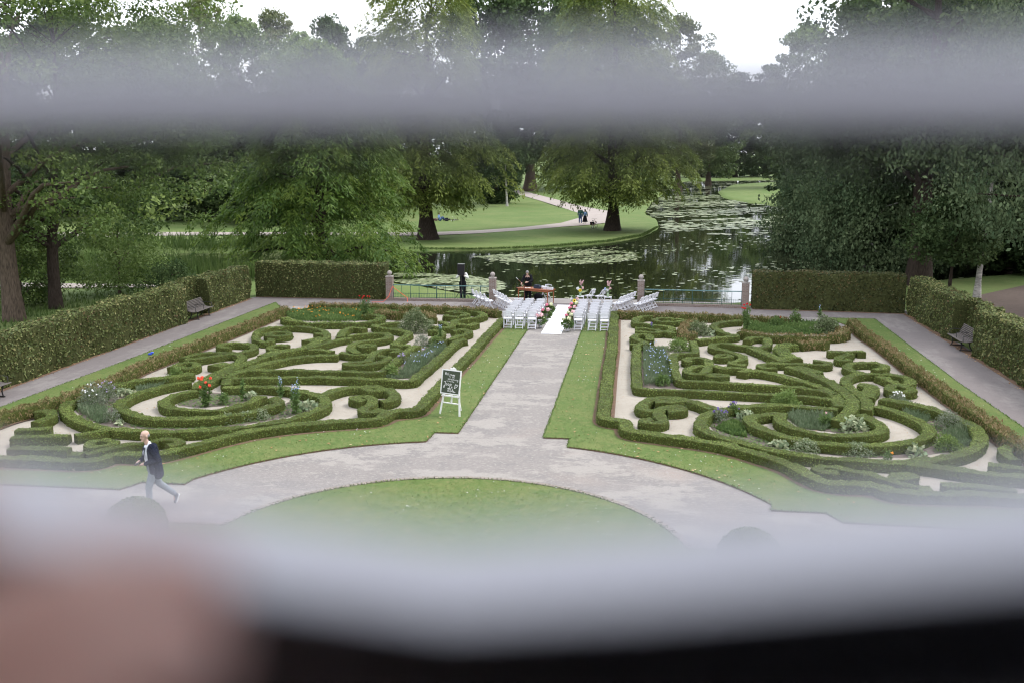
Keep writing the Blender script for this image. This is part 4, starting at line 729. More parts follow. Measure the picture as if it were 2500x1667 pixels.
# ------------------------------------------------------------------ planting
FLW = dict(coral='coral', red='redp', orange='orange', pink='palepink', blue='bluep', mauve='mauve', purple='purple', white='whitep')
def blossom(g, c, r, m, n=16):
    d = rdir(n, .3); leaves(g, np.array(c) + d * r * .55, rdir(n), d, r * 1.1, r * .9, m, None); ellip(g, c, (r * .55, r * .55, r * .45), m, 8, 6)
for x, y, habit, fl, h, r, lab in PLANTS:
    g = Geo(); fm = MT[FLW.get(fl, 'whitep')]
    lm = MT[dict(dahlia='plant', spire='plant', leafy='plant', grey='grey', hosta='hosta', varieg='varieg', bright='bright', rose='rose')[habit]]
    st = Geo()
    if habit in ('dahlia', 'spire'):
        ns = 7 if habit == 'dahlia' else max(2, int(r * 12))
        for k in range(ns):
            a = rng.uniform(0, 6.28); rr = r * math.sqrt(rng.uniform(0.05, 1)) * (.75 if habit == 'dahlia' else .6); hh = h * (rng.uniform(.72, 1) if k else 1)
            top = np.array([rr * math.cos(a), rr * math.sin(a), hh]); b0 = np.array([top[0] * .3, top[1] * .3, 0])
            tube(g, [b0, (b0 + top) / 2 + [0, 0, .02], top], [.012, .009, .006], 5, 2)
            if fl:
                if habit == 'dahlia': blossom(g, top, rng.uniform(.05, .075) * (1 if h < 1.1 else .85), 1, 22)
                else:
                    for q in range(9): blossom(g, top * (1 - .033 * q) + rng.normal(size=3) * .015, .026, 1, 5)
            n = int(70 * h); t = rng.uniform(.05, .8, n) ** .8; P = b0 + (top - b0) * t[:, None]; d = rdir(n, .2); L = rng.uniform(.08, .17, n) * (1.2 - t * .6)
            leaves(g, P + d * L[:, None] * .55, d, rdir(n, 1.2), L, L * (.38 if habit == 'dahlia' else .5), 0, np.clip(rng.normal(.45, .22, n), 0, 1))
    else:
        big = habit == 'hosta'; n = int((150 if big else 900) * (r / .35) ** 2 * (h / .4) ** .5) + 30
        d = rdir(n, .5); d[:, 2] = np.abs(d[:, 2]); s = rng.uniform(.35, 1, n) ** .5
        lum = 1 + .25 * vnoise(d * 3, 1.2, len(lab)); P = d * s[:, None] * lum[:, None] * np.array([r, r, h]) + [0, 0, .02]
        L = rng.uniform(.7, 1.3, n) * (.14 if big else (.075 if habit in ('rose', 'leafy', 'bright') else .05))
        leaves(g, P, norm(d * .8 + rdir(n)), rdir(n, 1.0), L, L * (.7 if big else .5), 0, np.clip(rng.normal(.5, .25, n), 0, 1))
        for k in range(6): a = k * 1.05; tube(g, [(0, 0, 0), (r * .5 * math.cos(a), r * .5 * math.sin(a), h * .7)], [.012, .005], 5, 2)
        if fl:
            q = {'white': 14, 'mauve': 14, 'purple': 12}.get(fl, 1)
            for k in range(q):
                dd = rdir(1, 1.2)[0]; dd[2] = abs(dd[2]); blossom(g, dd * np.array([r, r, h * 1.08]) + [0, 0, .03], .05 if q == 1 else .035, 1, 10)
    tag(obj({'dahlia': 'dahlia_plant', 'spire': 'tall_flower', 'hosta': 'hosta', 'rose': 'rose_bush'}.get(habit, 'garden_plant'), g, [lm, fm, MT['plant']], None, (x, y, .02), (0, 0, rng.uniform(0, 6))), lab, 'plant', 'flowering plants in the beds')
def inpoly(n, poly):
    P = np.array(poly); lo, hi = P.min(0), P.max(0); out = []
    while sum(len(o) for o in out) < n:
        q = rng.uniform(lo, hi, (n * 2, 2)); m = sdist(q[:, 0], q[:, 1], poly) < 0; out.append(q[m])
    return np.concatenate(out)[:n]
for lab, h, poly in BEDS:
    a = abs(area2(poly)) / 2; n = int(min(14000, a * 2400)); q = inpoly(n, poly); g = Geo()
    cl = .5 + .35 * vnoise(np.c_[q, q[:, :1] * 0], 2.2, len(lab)); hh = h * np.clip(cl + rng.normal(0, .12, n), .15, 1.1)
    z = rng.uniform(.15, 1, n) * hh; d = rdir(n, 2.2); L = rng.uniform(.05, .13, n)
    green = any(k in lab for k in ('marigold', 'overgrown', 'shrubs', 'soil'))
    leaves(g, np.c_[q, z + .02], d, rdir(n), L, L * (.5 if green else .2), 0, np.clip(cl * .6 + rng.normal(.2, .2, n), 0, 1))
    fm = 'mauve'
    if 'marigold' in lab:
        fm = 'orange'
        for p in inpoly(60, poly): ellip(g, (p[0], p[1], h * rng.uniform(.6, 1.0)), (.03, .03, .018), 1, 7, 4)
    if 'wild' in lab and 'marigold' not in lab or 'behind the sign' in lab:
        fm = 'bluep'
        for p in inpoly(60 if 'wild' in lab else 30, poly): ellip(g, (p[0], p[1], h * rng.uniform(.8, 1.15)), (.02, .02, .02), 1, 6, 4)
    tag(obj('bedding', g, [MT['plant' if green else 'lavender'], MT[fm]]), lab, kind='stuff')

# ------------------------------------------------------------------ grass blades, daisies, fallen leaves
def scatter(name, lab, polys, dens, L, W, mat, lo, hi, upright, zt, clump=None):
    g = Geo()
    for poly, z in polys:
        n = int(abs(area2(poly)) / 2 * dens); q = inpoly(n, poly)
        keep = q[:, 1] > 13
        if clump is not None: keep &= vnoise(np.c_[q, q[:, :1] * 0], 1.1, 31) > clump
        q = q[keep]; n = len(q)
        ln = L * rng.uniform(.6, 1.5, n); d = rdir(n, upright); 
        if upright > .5: d[:, 2] = np.abs(d[:, 2]); Nn = rdir(n, 4)
        else: d[:, 2] *= .2; Nn = rdir(n, 4)
        leaves(g, np.c_[q, np.full(n, z) + d[:, 2] * ln * .45 + zt], d, Nn, ln, ln * W, 0, np.clip(rng.normal(.5, .25, n), lo, hi))
    tag(obj(name, g, mat), lab, kind='stuff')
LP = [(clean(LAWN_L), .045), (clean(LAWN_R), .045), (CEN, .035), (PSL, .04), (PSR, .04)]
scatter('grass', 'short grass of the lawns', LP, 260, .04, .4, MT['grassblade'], 0, 1, .25, .012)
scatter('daisies', 'white daisies in the lawns', LP, 4.5, .026, 1, MT['whitep'], 0, 1, 0, .02, .05)
scatter('leaf_litter', 'fallen leaves on the lawns beside the hedges', LP[:2], 2.6, .07, .6, MT['fallen'], 0, 1, 0, .03)
scatter('leaf_litter', 'dead leaves along the foot of the tall hedges', [([(-17.75, 22), (-17.5, 22), (-17.4, 52), (-17.75, 52)], .02), ([(17.15, 22), (16.8, 22), (16.8, 51.5), (17.15, 51.5)], .02)], 40, .06, .6, MT['fallen'], 0, .7, 0, .01)

GRV = [(hull_gravel(FL, sorted(SL), BL_, -1), .02), (hull_gravel(FR, sorted(SR), BR_, 1), .02)]
scatter('leaf_litter', 'twigs, small weeds and dead leaves on the gravel', GRV, 7, .05, .45, MT['fallen'], 0, .5, 0, .008)
scatter('weeds', 'seedlings and weeds on the bare soil of the beds', [(clean(P), .024) for P in SOIL], 230, .085, .45, MT['plant'], 0, 1, .25, .02, -.35)
g = Geo()
for poly in (LAWN_L, LAWN_R, CEN, PSL, PSR):
    q = resample(list(poly) + [poly[0]], .018); q = q[q[:, 1] > 16]; q = q + rng.normal(0, .02, q.shape); n = len(q); d = rdir(n, 1.2); d[:, 2] = np.abs(d[:, 2]); ln = rng.uniform(.04, .09, n)
    leaves(g, np.c_[q, .03 + d[:, 2] * ln * .3], d, rdir(n, 1), ln, ln * .3, 0, np.clip(rng.normal(.45, .2, n), 0, 1))
tag(obj('grass', g, MT['grassblade']), 'longer grass along the edges of the lawns', kind='stuff')
# ------------------------------------------------------------------ pond plants
def pads(name, lab, discs, mat=MT['pad']):
    g = Geo(); k = 7; a = np.arange(k) * 2 * np.pi / k
    xy, r = discs; n = len(xy)
    V = np.stack([xy[:, None, 0] + r[:, None] * np.cos(a + rng.uniform(0, 6)) , xy[:, None, 1] + r[:, None] * np.sin(a), np.full((n, k), -.238) + rng.uniform(0, .02, (n, 1)) + rng.normal(0, .008, (n, k))], -1).reshape(-1, 3)
    g.add(V, np.arange(n * k).reshape(n, k), 0, np.clip(rng.normal(.5, .25, n), 0, 1)); tag(obj(name, g, mat), lab, kind='stuff')
def mass(poly, n, r0, r1):
    q = inpoly(n, poly); m = sdist(q[:, 0], q[:, 1], POND) < -.2; q = q[m]; nz = vnoise(np.c_[q, q[:, :1] * 0] * [[1, .6, 1]], .55, 3); q = q[nz > -.55]; return q, rng.uniform(r0, r1, len(q))
pads('lily_pads', 'dense raft of lily pads off the island lawn', mass([(-9.5, 79), (-6, 83.2), (-1, 86.5), (3.2, 84), (3.4, 78), (.5, 74.8), (-4, 74.2), (-7, 76)], 1500, .12, .32))
pads('lily_pads', 'raft of lily pads behind the left railing', mass([(-13, 63.5), (-9, 60.2), (-5.5, 57.5), (-4.6, 60), (-5, 63.5), (-8, 66.5), (-13, 68)], 1100, .12, .28))
def strip_pads(box_, n, r0, r1, thr):
    q = rng.uniform(box_[:2], box_[2:], (n, 2)); m = sdist(q[:, 0], q[:, 1], POND) < -.3; q = q[m]; nz = vnoise(np.c_[q * [.35, 1.2], q[:, :1] * 0], .9, 9); q = q[nz > thr]; return q, rng.uniform(r0, r1, len(q))
pads('lily_pads', 'scattered single lily pads on the open water', strip_pads(np.array([-8, 55.5, 30, 100]), 1700, .06, .22, .0))
pads('lily_pads', 'broken streaks of lily pads on the river beyond the island', strip_pads(np.array([2, 104, 30, 205]), 5200, .15, .6, -.1))
pads('lily_pads', 'pale streaks of floating leaves far up the river', strip_pads(np.array([8, 205, 60, 330]), 2600, .4, 1.3, -.2))
pads('duckweed', 'pale duckweed on the water behind the left hedge', strip_pads(np.array([-60, 66, -17, 82]), 5000, .15, .5, -.1), MT['duckweed'])
def reeds(lab, poly, n, h, w=.03):
    q = inpoly(n, poly); g = Geo(); ln = h * rng.uniform(.5, 1.15, n); d = rdir(n, 3.0); d[:, 2] = np.abs(d[:, 2]); 
    leaves(g, np.c_[q, ln * .42 - .15], d, rdir(n), ln, w * rng.uniform(.7, 1.6, n), 0, np.clip(.5 + .3 * vnoise(np.c_[q, q[:, :1] * 0], .5, 4) + rng.normal(0, .18, n), 0, 1))
    tag(obj('reeds', g, MT['reed']), lab, kind='stuff')
reeds('tall reeds between the left hedge and the duckweed', [(-45, 58.5), (-29, 58.5), (-19.5, 60), (-15, 61), (-14.6, 62.8), (-22, 65.6), (-31, 68), (-45, 70)], 9000, 1.5, .06)
reeds('reeds on the far side of the duckweed', [(-60, 77.5), (-45, 77.3), (-29, 79), (-17, 83), (-17, 85), (-30, 83), (-60, 84)], 4200, 1.6, .09)
reeds('rough grass at the foot of the left trees', [(-34, 38), (-19.2, 38), (-19.2, 53), (-34, 53)], 5200, .5, .05)
reeds('fringe of grass along the island bank', [(-16, 83.3), (-10, 83.8), (-4.7, 86.8), (.8, 92.9), (4, 100.5), (5.5, 112), (5.3, 112), (3.6, 100.8), (.3, 93.3), (-4.9, 87.2), (-10.2, 84.2), (-16, 83.8)], 5000, .22, .045)

# ------------------------------------------------------------------ paths in the park
def sheet(name, P, z, mt): 
    g = Geo(); poly_sheet(g, P, z); tag(obj(name, g, mt), kind='structure')
sheet('path', [(-40, 92.5), (-19.0, 95.0), (-16.4, 95.9), (-12.5, 98.6), (-8.6, 103.2), (-5, 108.6), (-2.2, 112.0), (.2, 117), (.6, 124), (-1.2, 140), (-5, 150), (-10.7, 171), (-21.6, 211), (-31, 240), (-33.4, 237), (-24.3, 208), (-13.5, 168), (-7.8, 146), (-4.8, 134), (-4.1, 124), (-5.6, 114.6), (-9.2, 107.4), (-13.1, 102.6), (-17.1, 99.7), (-20, 98.7), (-40, 96.5)], .06, MT['sandpath'])
sheet('path', [(-90, 83.8), (-52, 88), (-40, 92.5), (-40, 96.5), (-52, 95), (-90, 91)], .064, MT['sandpath'])
sheet('path', [(-60, 53.4), (-33, 53.8), (-31, 55), (-23, 56.2), (-23, 57.3), (-31, 57), (-60, 56)], .06, MT['sandpath'])
sheet('path', [(-12, 226), (-2, 221), (10, 217), (11, 221), (-2, 227), (-12, 233)], .06, MT['sandpath'])
sheet('dirt', [(18.6, 20), (60, 20), (75, 78), (44, 78), (27, 64), (20.2, 56), (18.6, 52)], .03, MT['bare'])
# ------------------------------------------------------------------ trees
def envelope(kind, t):
    if kind in ('cypress',): return (1 - t) ** .75 * .95 + .05
    if kind == 'isle': return np.clip(1.0 - .62 * t, .1, 1) * np.clip((t + .06) * 7, 0, 1)
    if kind == 'birch': return np.sin(np.pi * np.clip(t * .8 + .2, 0, 1)) ** .7
    if kind == 'oak': return np.sin(np.pi * np.clip(t * .82 + .17, 0, 1)) ** .55
    return np.sin(np.pi * np.clip(t * .86 + .13, 0, 1)) ** .6
def crown_geo(H, R, zl, kind, ncl, nlf, L, W, cr, seed, squash=(1, 1), cut=None):
    r = np.random.default_rng(seed); C = []
    while len(C) < ncl:
        t = r.uniform(0, 1) ** (1.45 if kind == 'isle' else 1.1); az = r.uniform(0, 6.283); e = envelope(kind, t) * R
        lump = 1 + .2 * math.sin(az * 3 + seed + t * 5) + .13 * math.sin(az * 5 - t * 9 + seed * 2) + .08 * math.sin(az * 9 + t * 17)
        s = math.sqrt(r.uniform(.12 if kind != 'cypress' else .05, 1)); rr = e * s * lump
        p = (rr * math.cos(az) * squash[0], rr * math.sin(az) * squash[1], zl + t * (H - zl) - (.10 * rr if kind in ('birch', 'isle') else 0))
        if cut is None or cut(p): C.append((p[0], p[1], p[2], az, s, t))
    C = np.array(C); c = np.repeat(np.arange(ncl), nlf); n = len(c)
    out = np.stack([np.cos(C[c, 3]), np.sin(C[c, 3]), np.zeros(n)], 1); side = np.stack([-out[:, 1], out[:, 0], np.zeros(n)], 1)
    tint = np.clip(.5 + r.normal(0, .21, ncl)[c] + r.normal(0, .15, n) + .10 * (C[c, 4] - .6), 0, 1)
    ln = L * r.uniform(.6, 1.4, n); crr = cr * r.uniform(.7, 1.35, ncl)[c]
    if kind in ('cypress', 'isle'):
        # drooping sprays: a stem going outwards and down, needles combed to both sides
        u = r.uniform(0, 1, n); droop = (.28 + .75 * u) * (1.0 if kind == 'isle' else .75)
        wv = r.normal(0, 1, n) * .33 * (1.1 - .5 * u)
        P = C[c, :3] + out * (u * crr * 1.15)[:, None] + side * (wv * crr)[:, None] - np.array([0, 0, 1]) * (u * droop * crr + np.abs(wv) * crr * .35)[:, None]
        P[:, 2] += r.normal(0, .10, n) * crr
        T = out * .55 + side * (np.sign(wv) * .55)[:, None] + r.normal(0, .28, (n, 3)); T[:, 2] -= .35 + .35 * u
        N = r.normal(0, .45, (n, 3)); N[:, 2] += 1
    elif kind == 'birch':
        u = r.uniform(0, 1, n); P = C[c, :3] + r.normal(0, .42, (n, 3)) * crr[:, None] * np.array([1, 1, .5]); P[:, 2] -= u * crr * 1.1
        T = r.normal(0, .5, (n, 3)); T[:, 2] -= .8; N = r.normal(0, 1, (n, 3)) + out
    else:
        d = r.normal(size=(n, 3)); d = norm(d) * (r.uniform(.25, 1, n) ** .5)[:, None]
        P = C[c, :3] + d * crr[:, None] * np.array([1, 1, .62]); T = r.normal(size=(n, 3)); T[:, 2] -= .3
        N = d * .9 + r.normal(0, .45, (n, 3)); N[:, 2] += .95
    g = Geo(); leaves(g, P, T, norm(N), ln, ln * W * r.uniform(.8, 1.25, n), 0, tint); return g, C
def trunk_geo(H, r0, C, zl, seed, nl=10, lean=(0, 0), flare=1.7, top=.72, wob=.06):
    r = np.random.default_rng(seed); g = Geo(); n = 12; z = np.linspace(0, H * top, n)
    ax = np.stack([lean[0] * (z / H) ** 1.3 + .12 * np.sin(z * .5 + seed), lean[1] * (z / H) ** 1.3 + .1 * np.sin(z * .4 + 2 * seed), z], 1); ax[0, 2] = -.3
    rad = r0 * np.clip(1 - .85 * (z / (H * top)), .08, 1); rad[0] *= flare
    P = resample(np.c_[ax, rad], H * top / 26); P[1, 3] = r0 * (1 + (flare - 1) * .5)
    tube(g, P[:, :3], P[:, 3], 14, 0, True, True, wob)
    idx = r.permutation(len(C))[:nl]
    for i in idx:
        e = C[i, :3]; zz = max(zl * .8, min(H * top * .95, e[2] - np.hypot(e[0], e[1]) * r.uniform(.25, .6))); k = np.interp(zz, ax[:, 2], np.arange(n)); b0 = np.array([np.interp(k, np.arange(n), ax[:, j]) for j in range(3)]); rb = np.interp(zz, z, rad)
        m = b0 * .45 + e * .55 + np.array([0, 0, .12 * np.hypot(e[0], e[1])]); s = np.array([b0, b0 * .7 + e * .3 + [0, 0, .05 * np.hypot(e[0], e[1])], m, e]); q = resample(s, max(.4, np.linalg.norm(e - b0) / 6))
        tube(g, q, np.linspace(min(rb * .55, .26), .03, len(q)), 6)
    return g
def tree(name, lab, x, y, H, R, zl, kind, ncl, nlf, L, W, cr, seed, leafm, bark='bark', r0=.4, squash=(1, 1), nl=10, lean=(0, 0), cut=None, flare=1.7, group='trees of the park', top=.72, wob=.06):
    g, C = crown_geo(H, R, zl, kind, ncl, nlf, L, W, cr, seed, squash, cut)
    t = empty(name, (x, y, 0)); tag(t, lab, 'tree', group)
    obj('trunk', trunk_geo(H, r0, C, zl, seed, nl, lean, flare, top, wob), MT[bark], t); obj('crown', g, MT[leafm], t); return t

# far trees: one of each kind is built, the others are turned and scaled copies
PROTO = {}
for k, (kind, H, R, zl, ncl, nlf, L, W, cr, lm, sd_) in dict(
        broad=('broad', 26, 8, 2.0, 220, 86, .54, .66, 1.45, 'broad', 3), dark=('broad', 26, 8, .8, 240, 86, .58, .66, 1.55, 'dark', 5),
        loose=('loose', 30, 8, 3, 330, 54, .5, .6, 1.2, 'loose', 8), plane=('broad', 46, 13, 8, 520, 70, .7, .66, 1.8, 'plane', 9)).items():
    PROTO[k] = (kind, H, R, zl, ncl, nlf, L, W, cr, lm, sd_, [])
TREEOBJ = []
for i, (x, y, H, R, k, lab) in enumerate(TREES):
    kind, H0, R0, zl, ncl, nlf, L, W, cr, lm, sd_, made = PROTO[k]
    if len(made) < (2 if k in ('dark', 'broad', 'loose') else 1):
        t = tree(k + '_tree' if k != 'plane' else 'plane_tree', lab, x, y, H0, R0, zl, kind, ncl, nlf, L, W, cr, sd_ + 17 * len(made), lm, 'bark_dark' if k == 'dark' else 'bark', .55 if k != 'plane' else 1.15, nl=9, flare=1.6)
        made.append(t); o = t
    else:
        o = copy_tree(made[i % len(made)])
    o.name = {'dark': 'dark_tree', 'broad': 'broadleaf_tree', 'loose': 'pale_tree', 'plane': 'plane_tree'}[k]
    o.location = (x, y, -.05); o.scale = (R / R0, R / R0, H / H0); o.rotation_euler = (0, 0, rng.uniform(0, 6.28)); o['label'] = lab

# single trees near the garden
tree('oak', 'big oak with a thick brown trunk just behind the left hedge', -26.3, 44.2, 21, 10.2, 4.6, 'oak', 400, 140, .18, .62, 1.0, 21, 'oak', 'bark', .47, nl=22, lean=(.6, .3), flare=1.25)
tree('oak', 'second oak with a slimmer dark trunk, its boughs hanging over the reeds', -26.4, 47.9, 19.5, 10.8, 3.9, 'oak', 400, 140, .18, .62, 1.0, 34, 'oak', 'bark_dark', .33, nl=22, lean=(1.5, .5), flare=1.2)
tree('bald_cypress', 'feathery bright green cypress spreading over the water behind the left hedge', -18.8, 68.6, 15.6, 6.6, .6, 'cypress', 600, 140, .31, .3, 1.55, 41, 'cypress', 'bark_dark', .4, nl=26)
tree('bald_cypress', 'left island cypress with a stout fluted trunk', -16.36, 91.8, 28, 6.2, 4.6, 'isle', 640, 140, .33, .34, 1.6, 52, 'isle', 'bark_dark', .70, nl=22, lean=(.8, 0), flare=1.75, wob=.16)
tree('bald_cypress', 'right island cypress with a straight dark trunk by the bicycle', .57, 104.8, 33, 7.3, 4.6, 'isle', 720, 140, .34, .34, 1.65, 63, 'isle', 'bark_dark', .58, nl=24, flare=1.8, wob=.12)
tree('sapling', 'young tree with a thin pale trunk on the far lawn', -16.9, 151, 9, 2.6, 4.6, 'broad', 60, 50, .4, .6, .9, 71, 'dark', 'bark_pale', .18, nl=5)
tree('weeping_birch', 'weeping grey green birch with a white trunk behind the right hedge', 18.6, 68.2, 16, 4.4, 1.4, 'birch', 430, 150, .23, .5, 1.25, 81, 'birch', 'bark_pale', .2, nl=16)
tree('weeping_birch', 'taller weeping birch standing at the water right of the first', 21.8, 70.0, 18, 5.0, 2.4, 'birch', 400, 140, .24, .5, 1.3, 84, 'birch', 'bark_pale', .22, nl=16)
tree('weeping_tree', 'grey green weeping tree with boughs down to the river', 19.0, 88, 15, 4.4, .8, 'birch', 300, 130, .29, .5, 1.35, 87, 'birch', 'bark', .3, nl=12)
tree('bald_cypress', 'bright green cypress top at the upper right', 24.4, 76.6, 25, 6.0, 9, 'cypress', 420, 80, .36, .3, 1.7, 91, 'cypress', 'bark', .5, nl=14)
tree('dark_tree', 'big dark tree with the widest trunk behind the corner of the right hedge', 20.6, 63.5, 26, 7.5, 7.5, 'broad', 420, 75, .32, .6, 1.3, 95, 'dark', 'bark_dark', .72, nl=16, flare=1.3)
tree('dark_tree', 'large dark green tree leaning in at the far right', 25.4, 51.5, 20, 7.0, 5.2, 'birch', 520, 85, .22, .5, 1.2, 98, 'birch', 'bark_dark', .4, nl=18, flare=1.3)
tree('elder', 'small bushy tree in front of the widest trunk', 21.2, 58.6, 5.4, 2.7, 2.2, 'broad', 130, 80, .2, .6, .75, 99, 'dark', 'bark_dark', .12, nl=12)
tree('elder', 'bushy tree with lighter leaves over the bare ground at the right edge', 25.6, 49.0, 7.5, 3.2, 2.6, 'broad', 150, 80, .2, .6, .8, 103, 'plane', 'bark', .16, nl=10)
tree('pole_tree', 'slim tree with a bare pale stem behind the right hedge corner', 22.6, 58.2, 14, 3, 7, 'broad', 120, 60, .28, .6, 1, 105, 'dark', 'bark_pale', .17, nl=6)
tree('yellow_shrub', 'yellow green shrub between the two oak trunks', -26.0, 53.5, 4.2, 2.6, .4, 'broad', 150, 70, .15, .6, .75, 107, 'bright', 'bark', .08, nl=8, group='shrubs')
tree('yellow_shrub', 'dark round shrub behind the hedge right of the oaks', -22.0, 52.0, 1.9, 1.8, .1, 'broad', 70, 70, .13, .6, .6, 109, 'dark', 'bark', .06, nl=5, group='shrubs')
tree('yellow_shrub', 'leafy shrub growing against the left oak trunk', -28.6, 48.5, 4.5, 2.4, .3, 'broad', 150, 70, .16, .6, .75, 111, 'oak', 'bark', .08, nl=8, group='shrubs')

# ------------------------------------------------------------------ pillars, railings, steps
PIL = [(-9.83, 52.98, 'leftmost brick pillar with a stone ball, at the end of the back left hedge'), (-4.13, 53.05, 'brick pillar with a pale stone ball left of the ceremony table'),
       (3.84, 52.95, 'brick pillar with a stone ball right of the folding chairs'), (9.25, 52.72, 'rightmost brick pillar with a stone ball, at the dark hedge')]
g = Geo(); box(g, (0, 0, .65), (.36, .36, 1.3)); shaft = g.mesh('shaft', MT['brick'])
g = Geo(); box(g, (0, 0, 1.325), (.4, .4, .05)); lathe(g, [(.0, 1.35), (.11, 1.35), (.09, 1.39), (.08, 1.40)], 16); cap = g.mesh('cap', MT['ball'])
g = Geo(); ellip(g, (0, 0, 1.515), (.135, .135, .135), 0, 20, 12); ballm = g.mesh('ball', MT['ball'])
for x, y, lab in PIL:
    t = empty('brick_pillar', (x, y, 0)); tag(t, lab, 'pillar', 'brick pillars along the pond')
    obj('shaft', shaft, [], t); obj('cap', cap, [], t); obj('ball', ballm, [], t)
def railing(a, b, lab):
    a = np.array(a); b = np.array(b); ln = np.linalg.norm(b - a); an = math.atan2(b[1] - a[1], b[0] - a[0])
    t = empty('railing', (a[0], a[1], 0), an); tag(t, lab, 'railing', 'iron railings along the pond')
    g = Geo(); box(g, (ln / 2, 0, .07), (ln, .3, .14)); obj('plinth', g, MT['brick'], t)
    g = Geo(); bar(g, (0, 0, .86), (ln, 0, .86), .045, .045); obj('top_rail', g, MT['rail'], t)
    g = Geo(); bar(g, (0, 0, .40), (ln, 0, .40), .014, .02); bar(g, (0, 0, .19), (ln, 0, .19), .014, .02); obj('lower_rail', g, MT['iron'], t)
    g = Geo(); k = int(ln / .09)
    for i in range(k): bar(g, (ln * (i + .5) / k, 0, .14), (ln * (i + .5) / k, 0, .44), .01, .01, 0, (0, 1, 0))
    o = obj('pickets', g, MT['iron'], t); o['kind'] = 'stuff'
    k = max(3, int(ln / .47)); g = Geo(); bar(g, (0, 0, .14), (0, 0, .84), .022, .022, 0, (0, 1, 0)); pm = g.mesh('baluster', MT['iron'])
    for i in range(k + 1): obj('baluster', pm, [], t, (ln * i / k, 0, 0), (0, 0, 0)).scale = (1.7 if i % 5 == 0 else 1, 1.7 if i % 5 == 0 else 1, 1)
railing((-9.65, 52.98), (-4.31, 53.05), 'green iron railing between the two left pillars')
railing((4.02, 52.95), (9.07, 52.72), 'green iron railing between the two right pillars')
g = Geo(); box(g, (6.6, 54.0, -.45), (5.6, 1.4, .86)); tag(obj('quay', g, MT['stone']), kind='structure')

# ------------------------------------------------------------------ folding chairs
def chair_parts():
    P = {}
    g = Geo(); box(g, (0, .0, .44), (.38, .40, .035)); box(g, (0, .0, .415), (.36, .36, .02)); P['seat'] = g
    g = Geo()
    for k in range(7):
        x0 = -.19 + k * .0543; x1 = x0 + .0543; z0 = .755 + .022 * math.cos((x0) / .19 * 1.5); z1 = .755 + .022 * math.cos((x1) / .19 * 1.5)
        bar(g, (x0, -.255 - .0, z0), (x1, -.255, z1), .03, .075, 0, (0, 0, 1))
    for k in range(3): bar(g, (-.18, -.243 + k * .004, .69 - k * .052), (.18, -.243 + k * .004, .69 - k * .052), .018, .04)
    P['backrest'] = g
    def leg(s): g = Geo(); bar(g, (s * .2, -.265, .78), (s * .2, .22, .0), .032, .036, 0, (1, 0, 0)); return g
    def rleg(s): g = Geo(); bar(g, (s * .17, -.24, .0), (s * .17, .08, .44), .03, .034, 0, (1, 0, 0)); return g
    P['leg'] = leg(1); P['leg2'] = leg(-1); P['leg3'] = rleg(1); P['leg4'] = rleg(-1)
    g = Geo(); bar(g, (-.17, -.215, .05), (.17, -.215, .05), .022, .03); bar(g, (-.17, -.13, .17), (.17, -.13, .17), .02, .03); bar(g, (-.2, .16, .08), (.2, .16, .08), .02, .03); P['stretcher'] = g
    return P
CH = empty('folding_chair', (0, 0, 0)); CHM = {}
for k, gg in chair_parts().items(): obj(k.rstrip('234'), gg, MT['white'], CH)
first = [True]
def chair(x, y, rz, lab, group, z=.012):
    o = CH if first[0] else copy_tree(CH); first[0] = False
    o.location = (x, y, z); o.rotation_euler = (0, 0, rz); tag(o, lab, 'chair', group); return o
RW = ['front', 'second', 'third', 'fourth', 'fifth', 'rear']
for blk, xs_, nmc in (('left', (-2.2, -1.64, -1.06), ('outer', 'middle', 'aisle')), ('right', (1.08, 1.68, 2.22), ('aisle', 'middle', 'outer'))):
    for r_ in range(6):
        for ci, xx in enumerate(xs_):
            yy = 44.93 + r_ * .83 + rng.normal() * .03 - (.05 * ci if blk == 'right' else 0)
            chair(xx + rng.normal() * .015, yy, rng.normal() * .04, 'white folding chair in the %s row, %s seat, block %s of the runner' % (RW[5 - r_], nmc[ci], blk), 'white folding chairs facing the table', .05)
def file_(a, b, n, face, name, z=.012):
    for i in range(n):
        f = i / (n - 1); chair(a[0] + (b[0] - a[0]) * f, a[1] + (b[1] - a[1]) * f, face + rng.normal() * .04, 'white folding chair, %s the garden end of the %s side row' % (('nearest', 'second from', 'third from', 'fourth from', 'fifth from')[i], name), 'white folding chairs in the side rows', z)
file_((-3.95, 50.55), (-4.85, 52.2), 4, R_(-68), 'far left')
file_((-2.75, 50.1), (-3.7, 52.25), 5, R_(-66), 'near left')
file_((2.65, 50.45), (3.3, 52.4), 5, R_(68), 'near right')
file_((3.72, 50.4), (4.45, 52.25), 5, R_(68), 'far right')
chair(1.12, 52.95, R_(62), 'white folding chair beside the table, left one of the pair for the couple', 'pair of chairs for the couple', .035)
chair(1.68, 52.85, R_(62), 'white folding chair beside the table, right one of the pair for the couple', 'pair of chairs for the couple', .035)
chair(-1.35, 54.25, R_(150), 'white folding chair standing behind the table', 'white folding chairs facing the table', .035)

